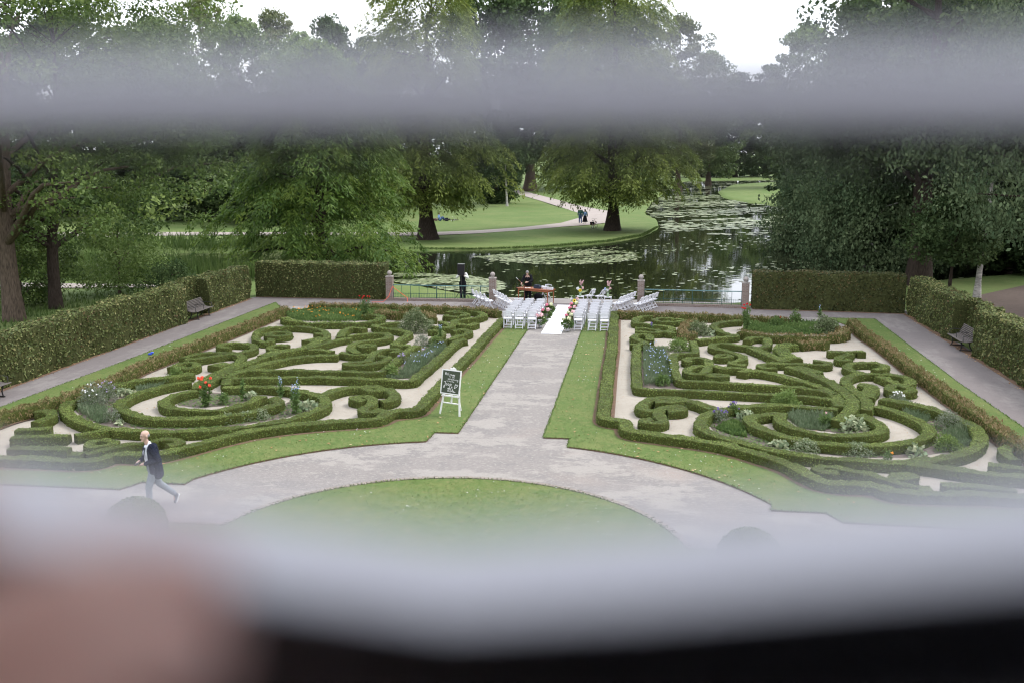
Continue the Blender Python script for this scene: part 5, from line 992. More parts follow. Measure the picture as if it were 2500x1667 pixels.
# ------------------------------------------------------------------ runner, flowers, pedestals
g = Geo(); k = 26
for i in range(k + 1):
    f = i / k; x0 = -.54 + .0 * f; y = 43.68 + f * 8.65
    g.add([[x0, y, .03 + .008 * math.sin(i * 1.7)], [x0 + .92, y + .06, .03 + .008 * math.sin(i * 2.1)]], np.zeros((0, 4), int))
g.add(np.concatenate(g.V), [[2 * i, 2 * i + 1, 2 * i + 3, 2 * i + 2] for i in range(k)], 0); g.V = g.V[-1:]; g.F = [(g.F[-1][0] - (g.n - 2 * (k + 1)), 0, None, False)]
tag(obj('carpet_runner', g, MT['carpet']), 'long white carpet runner laid down the aisle', 'carpet')
def hydrangea(x, y, r, h, cols, lab, pot=True):
    t = empty('hydrangea_pot', (x, y, .03)); tag(t, lab, 'flowers', 'hydrangeas along the white runner')
    if pot:
        g = Geo(); lathe(g, [(0, 0), (.085, 0), (.105, .16), (.11, .17), (.1, .17), (.09, .15)], 14); obj('pot', g, MT['white'], t)
    g = Geo(); n = 420; d = rdir(n, .3); P = d * np.array([r, r, h * .38]) * (rng.uniform(.3, 1, n) ** .5)[:, None] + [0, 0, h * .52]
    leaves(g, P, d, rdir(n, 1), .10, .06, 0, np.clip(rng.normal(.35, .2, n), 0, 1)); obj('foliage', g, MT['plant'], t)
    k = len(cols)
    for i, c_ in enumerate(cols):
        a = i * 2.4 + .5; g = Geo(); rr = r * .62 * (0 if k == 1 else 1) * (.6 + .4 * (i % 2)); blossom(g, (rr * math.cos(a), rr * math.sin(a), h * (.72 + .12 * ((i * 7) % 3))), .115, 0, 40); obj('flower_head', g, MT[c_], t)
for x, y, r, h, cols, lab in ((-.72, 45.3, .3, .62, ['cream', 'pinkp', 'palepink', 'cream', 'palepink'], 'nearest hydrangea on the left of the runner, cream and pink'), (-.62, 47.2, .3, .58, ['cream', 'pinkp', 'palepink', 'cream'], 'second hydrangea on the left of the runner'), (-.62, 49.0, .28, .55, ['cream', 'pinkp', 'cream'], 'farthest hydrangea on the left of the runner'),
        (.60, 44.5, .3, .62, ['cream', 'cream', 'cream', 'pinkp'], 'nearest hydrangea on the right of the runner, in a white pot'), (.64, 45.6, .3, .62, ['pinkp', 'pinkp', 'cream', 'pinkp'], 'second hydrangea on the right of the runner'), (.62, 46.8, .28, .55, ['cream', 'cream', 'palepink'], 'third hydrangea on the right of the runner, mostly cream'), (.62, 48.0, .3, .6, ['pinkp', 'pinkp', 'palepink', 'pinkp'], 'fourth hydrangea on the right of the runner, all pink'), (.60, 49.3, .3, .6, ['palepink', 'pinkp', 'cream', 'palepink'], 'farthest hydrangea on the right of the runner')):
    hydrangea(x, y, r, h, cols, lab)
def pedestal(x, y, lab):
    t = empty('pedestal', (x, y, .035)); tag(t, lab, 'pedestal', 'white flower pedestals')
    g = Geo(); box(g, (0, 0, .455), (.4, .4, .03)); obj('table_top', g, MT['white'], t)
    for i, j in ((-1, -1), (1, -1), (1, 1), (-1, 1)):
        g = Geo(); bar(g, (i * .17, j * .17, 0), (i * .17, j * .17, .44), .035, .035, 0, (0, 1, 0)); obj('leg', g, MT['white'], t)
    g = Geo()
    for s in ((-1, -1, 1, -1), (1, -1, 1, 1), (1, 1, -1, 1), (-1, 1, -1, -1)): bar(g, (s[0] * .17, s[1] * .17, .04), (s[2] * .17, s[3] * .17, .04), .025, .025)
    obj('stretcher', g, MT['white'], t)
def bouquet(x, y, z, lab, sun_=True, spikes=True, s=1.0):
    t = empty('bouquet', (x, y, z)); tag(t, lab, 'flowers', 'bouquets near the table')
    g = Geo(); lathe(g, [(0, 0), (.06 * s, 0), (.055 * s, .1 * s), (.075 * s, .26 * s), (.068 * s, .255 * s), (.05 * s, .1 * s)], 14); obj('vase', g, MT['glass'], t)
    g = Geo(); n = 90; d = rdir(n, .4); leaves(g, d * .14 * s + [0, 0, .34 * s], d, rdir(n), .12 * s, .05 * s, 0, rng.uniform(.2, .8, n)); obj('foliage', g, MT['plant'], t)
    for i, (c_, p) in enumerate((('bluep' if not sun_ else 'whitep', (-.12, -.02, .38)), ('palepink', (.1, .0, .40)), ('whitep', (.04, .06, .42)), ('whitep', (-.03, -.09, .34)))):
        g = Geo(); blossom(g, np.array(p) * s, .1 * s, 0, 36); obj('flower_head', g, MT[c_], t)
    if sun_:
        g = Geo(); a = np.arange(18) * 2 * np.pi / 18; dd = np.stack([np.cos(a), np.zeros(18), np.sin(a)], 1); leaves(g, dd * .055 * s + np.array([0, -.2 * s, .32 * s]), dd, np.tile([0, -1, .2], (18, 1)), .07 * s, .03 * s); ellip(g, (0, -.2 * s, .32 * s), (.035 * s, .02 * s, .035 * s), 1); obj('sunflower', g, [MT['yellow'], MT['seed']], t)
    if spikes:
        for i in range(5):
            g = Geo(); e = np.array([-.05 + .05 * i, rng.normal() * .03, .76 + .05 * math.sin(i * 2.1)]) * s; b0 = np.array([.02, 0, .42]) * s; tube(g, [b0, (b0 + e) / 2, e], [.006, .006, .005], 5, 0); P = b0 + (e - b0) * rng.uniform(.35, 1, 40)[:, None]; d = rdir(40, .6); leaves(g, P + d * .015, d, rdir(40), .05 * s, .03 * s, 1, None); obj('gladiolus', g, [MT['plant'], MT['palepink']], t)
pedestal(.66, 52.45, 'left white pedestal carrying the bouquet with a sunflower'); pedestal(2.12, 52.4, 'right white pedestal carrying the pale blue bouquet')
bouquet(.66, 52.45, .508, 'tall bouquet with a sunflower and pink gladioli on the left pedestal', True, True, 1.05); bouquet(2.12, 52.4, .508, 'tall bouquet with pale blue hydrangea and pink gladioli on the right pedestal', False, True, 1.05)
bouquet(.42, 51.7, .035, 'low bouquet with a sunflower in a vase on the ground before the left pedestal', True, False, 1.15)

# ------------------------------------------------------------------ table and what stands on it
TB = (-1.78, 53.12, R_(-27))
t = empty('wooden_table', (TB[0], TB[1], .03), TB[2]); tag(t, 'reddish wooden table on turned legs at the waterside', 'table')
g = Geo(); box(g, (0, 0, .745), (2.05, .72, .03)); obj('tabletop', g, MT['wood'], t)
g = Geo(); box(g, (0, -.31, .68), (1.86, .025, .1)); box(g, (0, .31, .68), (1.86, .025, .1)); box(g, (-.94, 0, .68), (.025, .6, .1)); box(g, (.94, 0, .68), (.025, .6, .1)); obj('apron', g, MT['wood'], t)
for i, j in ((-1, -1), (1, -1), (1, 1), (-1, 1)):
    g = Geo(); lathe(g, [(.018, 0), (.022, .02), (.02, .05), (.03, .4), (.034, .55), (.026, .58), (.036, .6), (.036, .73)], 10, 0, (i * .93, j * .3, 0)); obj('leg', g, MT['wood'], t)
def on_table(u, v, z=.79): c_, s_ = math.cos(TB[2]), math.sin(TB[2]); return (TB[0] + u * c_ - v * s_, TB[1] + u * s_ + v * c_, z)
def thing1(name, g, mats, loc, lab, cat, rz=0, group=None):
    o = obj(name, g, mats, None, loc, (0, 0, rz)); tag(o, lab, cat, group); return o
g = Geo(); pts = [(-.19, 0), (.19, 0), (.21, .1), (.15, .2), (-.15, .2), (-.21, .1)]; V = [(x_, -.07, z_) for x_, z_ in pts] + [(x_, .07, z_) for x_, z_ in pts]
g.add(V, [[0, 1, 2, 3], [0, 3, 4, 5], [9, 8, 7, 6], [11, 10, 9, 6]], 0); g.add(V, [[i, i + 6, (i + 1) % 6 + 6, (i + 1) % 6] for i in range(6)], 0)
t = thing1('handbag', g, MT['leather'], on_table(.12, -.05), 'dark blue handbag standing on the table', 'bag', TB[2]); g = Geo(); tube(g, [(-.1, -.075, .17), (-.06, -.09, .1), (.06, -.09, .1), (.1, -.075, .17)], .008, 6); obj('strap', g, MT['leather'], t)
g = Geo(); lathe(g, [(0, 0), (.07, 0), (.075, .16), (.07, .16), (.06, .02)], 14); thing1('candle_holder', g, MT['white'], on_table(.42, .03), 'white cylindrical holder on the table beside the handbag', 'candle holder')
g = Geo(); box(g, (0, 0, .07), (.19, .12, .14)); box(g, (0, -.062, .08), (.15, .004, .09)); thing1('white_box', g, MT['white'], on_table(.62, -.04), 'small white box right of the holder on the table', 'box', TB[2])
t = thing1('planter', (lambda g: (box(g, (0, 0, .065), (.34, .14, .13)), g)[1])(Geo()), MT['white'], on_table(.9, 0), 'white planter box with a green succulent at the right end of the table', 'planter', TB[2])
g = Geo(); n = 160; d = rdir(n, .6); d[:, 2] = np.abs(d[:, 2]); leaves(g, d * np.array([.15, .07, .12]) * rng.uniform(.4, 1, (n, 1)) + [0, 0, .14], d, rdir(n), .06, .03, 0, rng.uniform(.3, 1, n)); obj('foliage', g, MT['grey'], t)
g = Geo(); box(g, (0, 0, .008), (.3, .21, .012)); thing1('papers', g, MT['whitewood'], on_table(-.45, -.12), 'loose white papers lying on the table before the woman', 'papers', .1)
g = Geo(); lathe(g, [(0, 0), (.03, 0), (.035, .11), (.03, .11), (.027, .01)], 10); thing1('glass', g, MT['glass'], on_table(-.9, .05), 'drinking glass at the left end of the table', 'glass')
t = empty('microphone_stand', (-2.35, 52.55, .035)); tag(t, 'microphone stand with a long boom in front of the table', 'stand')
g = Geo(); tube(g, [(0, 0, 0), (0, 0, .95)], .012, 8); obj('pole', g, MT['plastic'], t)
for a in (0, 2.1, 4.2): g = Geo(); bar(g, (0, 0, .12), (.28 * math.cos(a), .28 * math.sin(a), 0), .018, .018); obj('leg', g, MT['plastic'], t)
g = Geo(); tube(g, [(.45, .25, .62), (0, 0, .95), (-.42, .2, 1.33)], .009, 6); obj('boom', g, MT['wood'], t)
g = Geo(); ellip(g, (-.44, .21, 1.345), (.03, .03, .03)); tube(g, [(-.42, .2, 1.33), (-.34, .16, 1.26)], .014, 8); obj('microphone', g, MT['metal'], t)
t = empty('black_bag', (-1.72, 53.75, .035)); tag(t, 'black cloth bag on the ground behind the table', 'bag')
g = Geo(); ellip(g, (0, 0, .2), (.25, .17, .22), 0, 14, 9); obj('body', g, MT['black'], t); g = Geo(); tube(g, [(-.1, 0, .38), (-.06, 0, .52), (.06, 0, .52), (.1, 0, .38)], .012, 6); obj('handle', g, MT['black'], t)

# ------------------------------------------------------------------ welcome sign on its easel
ES = empty('easel', (-1.86, 29.3, .045), R_(-22)); tag(ES, 'white wooden easel on the lawn beside the path', 'easel')
for nm, a, b in (('leg', (-.36, -.02, 0), (-.20, .22, 1.28)), ('leg', (.36, -.02, 0), (.20, .22, 1.28)), ('leg', (0, .62, 0), (0, .26, 1.25))):
    g = Geo(); bar(g, a, b, .05, .03, 0, (0, -1, .2)); obj(nm, g, MT['whitewood'], ES)
g = Geo(); bar(g, (-.33, .065, .36), (.33, .065, .36), .05, .025, 0, (0, 0, 1)); obj('crossbar', g, MT['whitewood'], ES)
g = Geo(); bar(g, (-.3, .02, .60), (.3, .02, .60), .09, .03, 0, (0, 0, 1)); obj('shelf', g, MT['whitewood'], ES)
g = Geo(); bar(g, (0, .085, .38), (0, .24, 1.46), .05, .02, 0, (0, -1, .2)); box(g, (0, .215, 1.40), (.2, .03, .07)); obj('mast', g, MT['whitewood'], ES)
WS, HS = .70, .76
SG = empty('welcome_sign', (0, 0, 0)); tag(SG, 'white framed mirror sign, leaf reflection painted dark green, with handwritten wedding welcome on the easel', 'sign')
up = Vector((0, .19, .98)).normalized(); rt = Vector((1, 0, 0)); nn = rt.cross(up)
Msg = Matrix((( rt.x, up.x, nn.x, 0), (rt.y, up.y, nn.y, .02), (rt.z, up.z, nn.z, .63), (0, 0, 0, 1)))
SG.matrix_world = Matrix.Translation((-1.86, 29.3, .045)) @ Matrix.Rotation(R_(-22), 4, 'Z') @ Msg
g = Geo(); box(g, (0, HS / 2 + .02, .02), (WS - .04, HS - .04, .012)); mm, tt, bb, oo = new_mat('leaf_reflection_green'); bb.inputs['Base Color'].default_value = (.028, .042, .018, 1); bb.inputs['Roughness'].default_value = .08; bb.inputs['Specular IOR Level'].default_value = .25; obj('panel', g, mm, SG)  # dark green base colour stands in for leaves reflected in the panel
g = Geo(); f = .035
box(g, (0, .02 + f / 2, .022), (WS, f, .03)); box(g, (0, .02 + HS - f / 2, .022), (WS, f, .03)); box(g, (-WS / 2 + f / 2, .02 + HS / 2, .022), (f, HS - 2 * f, .029)); box(g, (WS / 2 - f / 2, .02 + HS / 2, .022), (f, HS - 2 * f, .029)); obj('frame', g, MT['whitewood'], SG)
g = Geo()
for i, s in enumerate(INK):
    wd = .014 if i < 17 else .0085
    P = [(-WS / 2 + f + u * (WS - 2 * f), .02 + HS - f - v * (HS - 2 * f), .0285) for u, v in s]
    for a, b in zip(P, P[1:]):
        if math.dist(a, b) > 1e-4: bar(g, a, b, wd, .002, 0, (0, 0, 1))
obj('lettering', g, MT['whitewood'], SG)

# ------------------------------------------------------------------ benches
def bench(x, y, rz, lab):
    t = empty('park_bench', (x, y, .02), rz); tag(t, lab, 'bench', 'slatted park benches')
    Lb = 1.9; sl = Geo(); box(sl, (0, 0, 0), (Lb, .055, .028)); sm = sl.mesh('slat', MT['slatwood'])
    for i in range(7): a = math.pi * .5 * i / 6; obj('slat', sm, [], t, (0, .40 - i * .068, .43 - .03 * math.sin(i * .6)), (R_(4), 0, 0))
    for i in range(7): obj('slat', sm, [], t, (0, -.06 - i * .028, .47 + i * .062), (R_(66), 0, 0))
    for s in (-.62, .62):
        g = Geo(); tube(g, [(s, .36, .41), (s, .1, .39), (s, -.06, .43), (s, -.25, .88)], .02, 6); tube(g, [(s, .34, .40), (s, .28, .2), (s, .32, .0)], .025, 6); tube(g, [(s, .0, .40), (s, -.02, .2), (s, -.14, .0)], .025, 6); tube(g, [(s, .38, .02), (s, -.2, .02)], .02, 6); obj('cast_leg', g, MT['castiron'], t)
    for s in (-.9, 0, .9):
        g = Geo(); tube(g, [(s, .33, .42), (s, .34, .62), (s, .2, .66), (s, -.13, .64)], .014, 6); obj('armrest', g, MT['castiron'], t)
bench(-17.72, 45.95, R_(-90), 'slatted bench set into the left beech hedge')
bench(17.22, 42.75, R_(90), 'slatted bench set into the right beech hedge')
bench(-17.35, 29.1, R_(-90), 'slatted bench at the left edge of the picture, only its end in view')
g = Geo(); box(g, (0, 0, .03), (.12, .16, .05)); ellip(g, (.06, .05, .07), (.07, .06, .04)); thing1('toy', g, [plain('blue_plastic', (.05, .10, .6), .4)], (-15.55, 36.9, .05), 'small bright blue object lying on the left lawn strip', 'litter')
# orange cord tied to the leftmost pillar
g = Geo(); tube(g, [(-9.63, 52.75, .8), (-9.75, 52.4, .3), (-10.0, 52.1, .03), (-10.6, 52.0, .03)], .012, 6); tube(g, [(-9.63, 52.75, .8), (-9.2, 52.68, .5), (-8.75, 52.6, .2), (-8.7, 52.3, .03)], .012, 6)
thing1('cord', g, MT['coral'], (0, 0, 0), 'orange cord hanging from the leftmost pillar', 'cord')
# ------------------------------------------------------------------ people
def fused(name, g, mat, parent, vox, sm=6):
    """overlapping limbs grown together into one continuous surface"""
    o = obj(name, g, mat, parent)
    m = o.modifiers.new('remesh', 'REMESH'); m.mode = 'VOXEL'; m.voxel_size = vox; m.use_smooth_shade = True
    if sm: s = o.modifiers.new('smooth', 'SMOOTH'); s.iterations = sm; s.factor = .5
    return o
STAND = dict(pel=(0, 0, .93), chest=(0, 0, 1.27), neck=(0, 0, 1.45), head=(0, .03, 1.63), sl=(-.185, 0, 1.42), sr=(.185, 0, 1.42), el=(-.25, -.03, 1.13), er=(.25, -.03, 1.13), wl=(-.26, .06, .89), wr=(.26, .06, .89),
             hl=(-.095, 0, .92), hr=(.095, 0, .92), kl=(-.10, .02, .5), kr=(.10, .02, .5), al=(-.10, -.02, .085), ar=(.10, -.02, .085), tl=(-.12, .14, .035), tr=(.12, .14, .035), look=(0, 1, 0), ld=(0, .3, -1), rd=(0, .3, -1), face=True)
def hand(g, w_, d, palm_n, s=1.0):
    w_ = np.array(w_, float); d = norm(np.array(d, float)); n = np.array(palm_n, float); n = norm(n - d * (n @ d)); sd = np.cross(d, n)
    k = w_ + d * .085 * s; capsule(g, w_, w_ + d * .05 * s, .024 * s, .030 * s)
    for i, (u, L) in enumerate(((-.03, .068), (-.01, .078), (.011, .072), (.03, .055))):
        b = w_ + d * .045 * s + sd * u * s; q = k + sd * u * 1.15 * s; e1 = q + d * L * .5 * s + n * .012 * s; e2 = e1 + d * L * .42 * s + n * .028 * s
        capsule(g, b, q, .014 * s, .0125 * s, 0, 8); capsule(g, q, e1, .0118 * s, .0105 * s, 0, 8); capsule(g, e1, e2, .0105 * s, .009 * s, 0, 8)
    b = w_ + d * .02 * s - sd * .02 * s; q = b - sd * .035 * s + d * .035 * s + n * .012 * s; capsule(g, b, q, .016 * s, .013 * s, 0, 8); capsule(g, q, q + d * .035 * s + n * .015 * s - sd * .008 * s, .0125 * s, .0105 * s, 0, 8)
def head(g, J, fem=False):
    h = np.array(J['head']); f = norm(np.array(J['look'], float)); up = norm(np.array([0, 0, 1.]) - f * f[2]); s = np.cross(f, up)
    B = np.stack([s, f, up], 1)
    P = lambda a, b, c: h + B @ np.array([a, b, c])
    ellip(g, P(0, -.012, .03), (.074, .094, .088), 0, 14, 10, B); ellip(g, P(0, .022, -.04), (.056, .068, .078), 0, 12, 8, B)
    capsule(g, P(0, .088, .012), P(0, .104, -.022), .010, .015, 0, 8); capsule(g, P(-.018, .083, -.088), P(.018, .083, -.088), .018, .018, 0, 8)
    capsule(g, P(-.026, .076, -.052), P(.026, .076, -.052), .009, .009, 0, 8); capsule(g, P(-.04, .075, .028), P(.04, .075, .028), .010, .010, 0, 8)
    for e in (-1, 1): ellip(g, P(e * .078, -.01, -.012), (.012, .022, .034), 0, 8, 6, B)
    return P, B
def body(t, J, vox, mat='skin', hands=True):
    g = Geo(); P, B = head(g, J)
    c = np.array(J['chest']); p = np.array(J['pel']); nk = np.array(J['neck'])
    capsule(g, nk - [0, 0, .06], np.array(J['head']) - [0, 0, .06], .056, .05); capsule(g, p, c, .118, .125); capsule(g, c, nk - [0, 0, .05], .12, .07)
    for s in 'lr':
        S, E, W_ = (np.array(J[k + s], float) for k in 'sew'); capsule(g, c + (S - c) * .55, S, .075, .058); capsule(g, S, E, .052, .042); capsule(g, E, W_, .041, .027)
        if hands: hand(g, W_, J[s + 'd'], J.get(s + 'n', (-1 if s == 'r' else 1, 0, 0)))
        H_, K_, A_, T_ = (np.array(J[k + s], float) for k in 'hkat'); capsule(g, H_, K_, .088, .058); capsule(g, K_, A_, .056, .036); capsule(g, A_ - [0, 0, .02], T_, .038, .03)
    return fused('body', g, MT[mat], t, vox, 3), P, B
def limbs(g, J, which, infl, frac=1.0):
    for s in which.split():
        a, b, ra, rb = {'ul': ('sl', 'el', .056, .046), 'ur': ('sr', 'er', .056, .046), 'fl': ('el', 'wl', .045, .034), 'fr': ('er', 'wr', .045, .034), 'tl': ('hl', 'kl', .092, .066), 'tr': ('hr', 'kr', .092, .066), 'cl': ('kl', 'al', .062, .048), 'cr': ('kr', 'ar', .062, .048)}[s]
        A_ = np.array(J[a], float); B_ = np.array(J[b], float); capsule(g, A_, A_ + (B_ - A_) * frac, ra + infl, rb + infl)
def shoes(t, J, vox, mat='shoe', sole=True):
    for s in 'lr':
        A_ = np.array(J['a' + s], float); T_ = np.array(J['t' + s], float); d = norm(T_ - A_); g = Geo(); heel = A_ - d * .03 + np.array([0, 0, -.035]); 
        if J.get('h' + 'eel' + s) is not None: heel = np.array(J['heel' + s], float)
        capsule(g, heel, T_, .042, .036); capsule(g, A_ + [0, 0, .01], (heel + T_) / 2, .045, .04); o = fused('shoe', g, MT[mat], t, vox)
        if sole:
            g = Geo(); q = norm(np.cross(norm(T_ - heel), [1, 0, 0])); q = q if q[2] < 0 else -q
            capsule(g, heel + q * .03, T_ + q * .026, .034, .032); fused('sole', g, MT['sole'], o, vox, 2)

# --- the man in the navy blazer, striding to the left with a phone in his hands
MAN = dict(STAND, pel=(0, -.02, .95), chest=(0, .02, 1.28), neck=(0, .05, 1.46), head=(0, .11, 1.64), sl=(-.19, .03, 1.43), sr=(.19, .03, 1.43), el=(-.29, -.08, 1.15), er=(.28, -.02, 1.15), wl=(-.13, .18, 1.06), wr=(.10, .23, 1.08),
           hl=(-.09, -.02, .93), hr=(.09, -.02, .93), kl=(-.09, .12, .52), al=(-.09, .12, .09), tl=(-.10, .29, .035), kr=(.09, -.14, .52), ar=(.09, -.46, .22), tr=(.09, -.45, .04), look=(-.16, .95, -.16), ld=(.75, .55, -.1), rd=(-.65, .6, -.05), ln=(.3, -.3, -.9), rn=(-.3, -.3, -.9))
t = empty('person', (-6.98, 20.42, .02), R_(130)); t.scale = (1.05, 1.05, 1.05); tag(t, 'bald man in a navy blazer and grey trousers walking with a phone', 'person')
MB, P, B = body(t, MAN, .011)
J = MAN; c = np.array(J['chest']); p = np.array(J['pel'])
g = Geo(); capsule(g, p + [0, .015, .06], c + [0, .035, -.02], .125, .128); capsule(g, c + [0, .03, -.02], c + [0, .045, .10], .125, .085); capsule(g, np.array(J['neck']) + [0, -.005, -.03], np.array(J['neck']) + [0, .0, .0], .07, .064); fused('shirt', g, MT['shirt'], t, .014)
g = Geo()
for s in (-1, 1):
    capsule(g, c + [s * .075, -.035, .06], p + [s * .085, -.06, -.02], .118, .128); capsule(g, p + [s * .085, -.06, -.0], p + [s * .105, -.07, -.16], .122, .125)
    capsule(g, c + [s * .07, -.01, .08], c + [s * .16, .01, .13], .09, .075); capsule(g, c + [s * .125, .055, .06], p + [s * .14, .05, -.10], .05, .062)
capsule(g, c + [0, -.06, .09], p + [0, -.08, -.12], .1, .13); limbs(g, J, 'ul ur', .022); limbs(g, J, 'fl fr', .018, .9)
fused('blazer', g, MT['navy'], t, .014)
for s in (-1, 1):
    g = Geo(); a = c + [s * .045, .125, .12]; bar(g, a, c + [s * .075, .165, -.12], .05, .012, 0, (0, 1, 0)); obj('lapel', g, MT['navy'], t)
g = Geo(); capsule(g, p + [0, 0, .03], p + [0, 0, -.05], .135, .14); limbs(g, J, 'tl tr', .012); limbs(g, J, 'cl cr', .014, .93); fused('trousers', g, MT['trouser'], t, .014)
g = Geo(); lathe(g, [(.139, -.02), (.146, -.02), (.146, .02), (.139, .02)], 24, 0, p + np.array([0, .012, .075])); obj('belt', g, MT['belt'], t)
J['heelr'] = (.09, -.50, .19); J['heell'] = (-.09, .07, .05)
shoes(t, J, .009)
g = Geo(); h = np.array(J['head'])
ellip(g, P(0, -.045, .0), (.077, .064, .05), 0, 14, 8, B); obj('hair', g, MT['hair'], t)
for e in (-1, 1):
    g = Geo(); ellip(g, P(e * .03, .078, .012), (.010, .006, .006), 0, 8, 6, B); obj('eye', g, MT['black'], t)
    g = Geo(); capsule(g, P(e * .018, .086, .034), P(e * .045, .074, .034), .006, .005, 0, 6); obj('eyebrow', g, MT['hair'], t)
g = Geo(); capsule(g, P(-.022, .0875, -.052), P(.022, .0875, -.052), .0045, .0045, 0, 6); obj('mouth', g, MT['belt'], t)
g = Geo(); box(g, (0, 0, 0), (.075, .15, .009)); Mw = Matrix.Translation((-6.98, 20.42, .02)) @ Matrix.Rotation(R_(130), 4, 'Z')
o = obj('phone', g, MT['plastic'], None); o.matrix_world = Mw @ Matrix.Translation((-.02, .325, 1.12)) @ Matrix.Rotation(R_(-25), 4, 'X') @ Matrix.Rotation(R_(50), 4, 'Z'); tag(o, 'dark phone held in both hands of the walking man', 'phone')

# --- the woman in black bending over the table
WOM = dict(STAND, chest=(0, .10, 1.22), neck=(0, .17, 1.38), head=(0, .25, 1.53), sl=(-.165, .12, 1.36), sr=(.165, .12, 1.36), el=(-.25, .20, 1.10), er=(.27, .20, 1.10), wl=(-.05, .40, 1.05), wr=(.30, .42, .96), pel=(0, -.03, .92), look=(-.05, .75, -.6), ld=(.8, .5, -.2), rd=(0, .7, -.5))
t = empty('person', (-2.28, 53.78, .035), R_(176)); tag(t, 'grey haired woman in black standing behind the table, bending over her things', 'person')
_, P, B = body(t, WOM, .014); J = WOM; c = np.array(J['chest']); p = np.array(J['pel'])
g = Geo(); capsule(g, p + [0, 0, -.1], c + [0, 0, -.02], .15, .14); capsule(g, c + [0, -.02, .0], c + [0, .02, .06], .138, .11); capsule(g, c + [-.1, .0, .08], c + [-.15, .01, .11], .08, .07); capsule(g, c + [.1, .0, .08], c + [.15, .01, .11], .08, .07); limbs(g, J, 'ul ur', .024); limbs(g, J, 'fl', .03, .7); limbs(g, J, 'fr', .03, .5); fused('blouse', g, MT['black'], t, .016)
g = Geo(); capsule(g, p, p + [0, 0, -.05], .15, .15); limbs(g, J, 'tl tr cl cr', .03); fused('trousers', g, MT['black'], t, .018); shoes(t, J, .014, 'black', False)
g = Geo(); ellip(g, P(0, -.02, .045), (.088, .098, .088), 0, 14, 9, B); ellip(g, P(0, -.055, -.01), (.08, .06, .07), 0, 12, 8, B); fused('hair', g, MT['hair'], t, .014)

# --- the person behind the loudspeaker
SPK = dict(STAND, el=(-.30, .05, 1.22), er=(.30, .05, 1.22), wl=(-.13, .24, 1.34), wr=(.13, .24, 1.34), ld=(.1, .2, 1), rd=(-.1, .2, 1))
t = empty('person', (-6.02, 54.35, -.06), R_(178)); tag(t, 'person in a white shirt and dark waistcoat hidden behind the raised loudspeaker', 'person')
_, P, B = body(t, SPK, .014); J = SPK; c = np.array(J['chest']); p = np.array(J['pel'])
g = Geo(); capsule(g, p, c, .132, .142); capsule(g, c, c + [0, 0, .12], .135, .09); limbs(g, J, 'ul ur', .03); limbs(g, J, 'fl fr', .022, .8); fused('shirt', g, MT['whitewood'], t, .016)
g = Geo(); capsule(g, p + [0, .008, 0], c + [0, .008, 0], .14, .15); capsule(g, c + [0, .01, 0], c + [0, .005, .1], .14, .085); fused('waistcoat', g, MT['black'], t, .016)
g = Geo(); capsule(g, p, p + [0, 0, -.05], .14, .14); limbs(g, J, 'tl tr cl cr', .022); fused('trousers', g, MT['black'], t, .018); shoes(t, J, .014, 'black', False)
g = Geo(); ellip(g, P(0, -.02, .04), (.085, .1, .085), 0, 14, 9, B); obj('hair', g, MT['darkhair'], t)
t = empty('loudspeaker', (-6.02, 53.98, -.05)); tag(t, 'black loudspeaker raised on a tripod behind the railing', 'loudspeaker')
g = Geo(); V = [(-.19, -.16, 1.38), (.19, -.16, 1.38), (.15, .16, 1.38), (-.15, .16, 1.38), (-.19, -.16, 2.0), (.19, -.16, 2.0), (.15, .16, 2.0), (-.15, .16, 2.0)]; g.add(V, BOXF); obj('cabinet', g, MT['plastic'], t)
g = Geo(); box(g, (0, -.166, 1.69), (.35, .01, .57)); obj('grille', g, MT['grille'], t)
g = Geo(); box(g, (0, -.0, 2.006), (.38, .32, .012)); obj('top_plate', g, MT['metal'], t)
g = Geo(); tube(g, [(0, 0, .35), (0, 0, 1.38)], .018, 8); obj('pole', g, MT['plastic'], t)
for a in (.5, 2.6, 4.7): g = Geo(); bar(g, (0, 0, .62), (.5 * math.cos(a), .5 * math.sin(a), .01), .022, .022); obj('leg', g, MT['plastic'], t)

# --- the couple strolling on the far path, people resting on the grass
def stroller(x, y, rz, lab, top, legs, hairm, skirt=False, pack=False, h=1.0):
    t = empty('person', (x, y, .06), rz); t.scale = (h, h, h); tag(t, lab, 'person'); J = dict(STAND, kl=(-.1, .1, .5), al=(-.1, .12, .085), tl=(-.12, .27, .035), ar=(.1, -.12, .1), tr=(.12, .02, .035)); _, P, B = body(t, J, .024, 'skin', False); c = np.array(J['chest']); p = np.array(J['pel'])
    g = Geo(); capsule(g, p + [0, 0, .02], c, .15, .155); capsule(g, c, c + [0, 0, .12], .15, .1); limbs(g, J, 'ul ur fl fr', .028); fused('jacket', g, MT[top], t, .024)
    if skirt: g = Geo(); lathe(g, [(.15, 1.02), (.19, .85), (.27, .5), (.33, .26), (.31, .26), (.14, .95)], 18); obj('skirt', g, MT[legs], t)
    else: g = Geo(); capsule(g, p, p + [0, 0, -.05], .145, .145); limbs(g, J, 'tl tr cl cr', .02); fused('trousers', g, MT[legs], t, .024)
    if pack: g = Geo(); ellip(g, c + np.array([0, -.19, -.08]), (.16, .11, .22), 0, 12, 8); obj('backpack', g, MT['bluebag'], t)
    g = Geo(); ellip(g, P(0, -.025, .03), (.088, .1, .1), 0, 12, 8, B)
    if skirt: ellip(g, P(0, -.07, -.08), (.085, .05, .16), 0, 12, 8, B)
    obj('hair', g, MT[hairm], t)
stroller(-3.32, 114.3, R_(10), 'person in a grey green jacket and blue jeans walking away on the far path', 'teal', 'denim', 'darkhair', False, False, 1.03)
stroller(-2.72, 113.1, R_(8), 'person in a long black skirt with a pale blue backpack on the far path', 'teal', 'black', 'darkhair', True, True, .96)
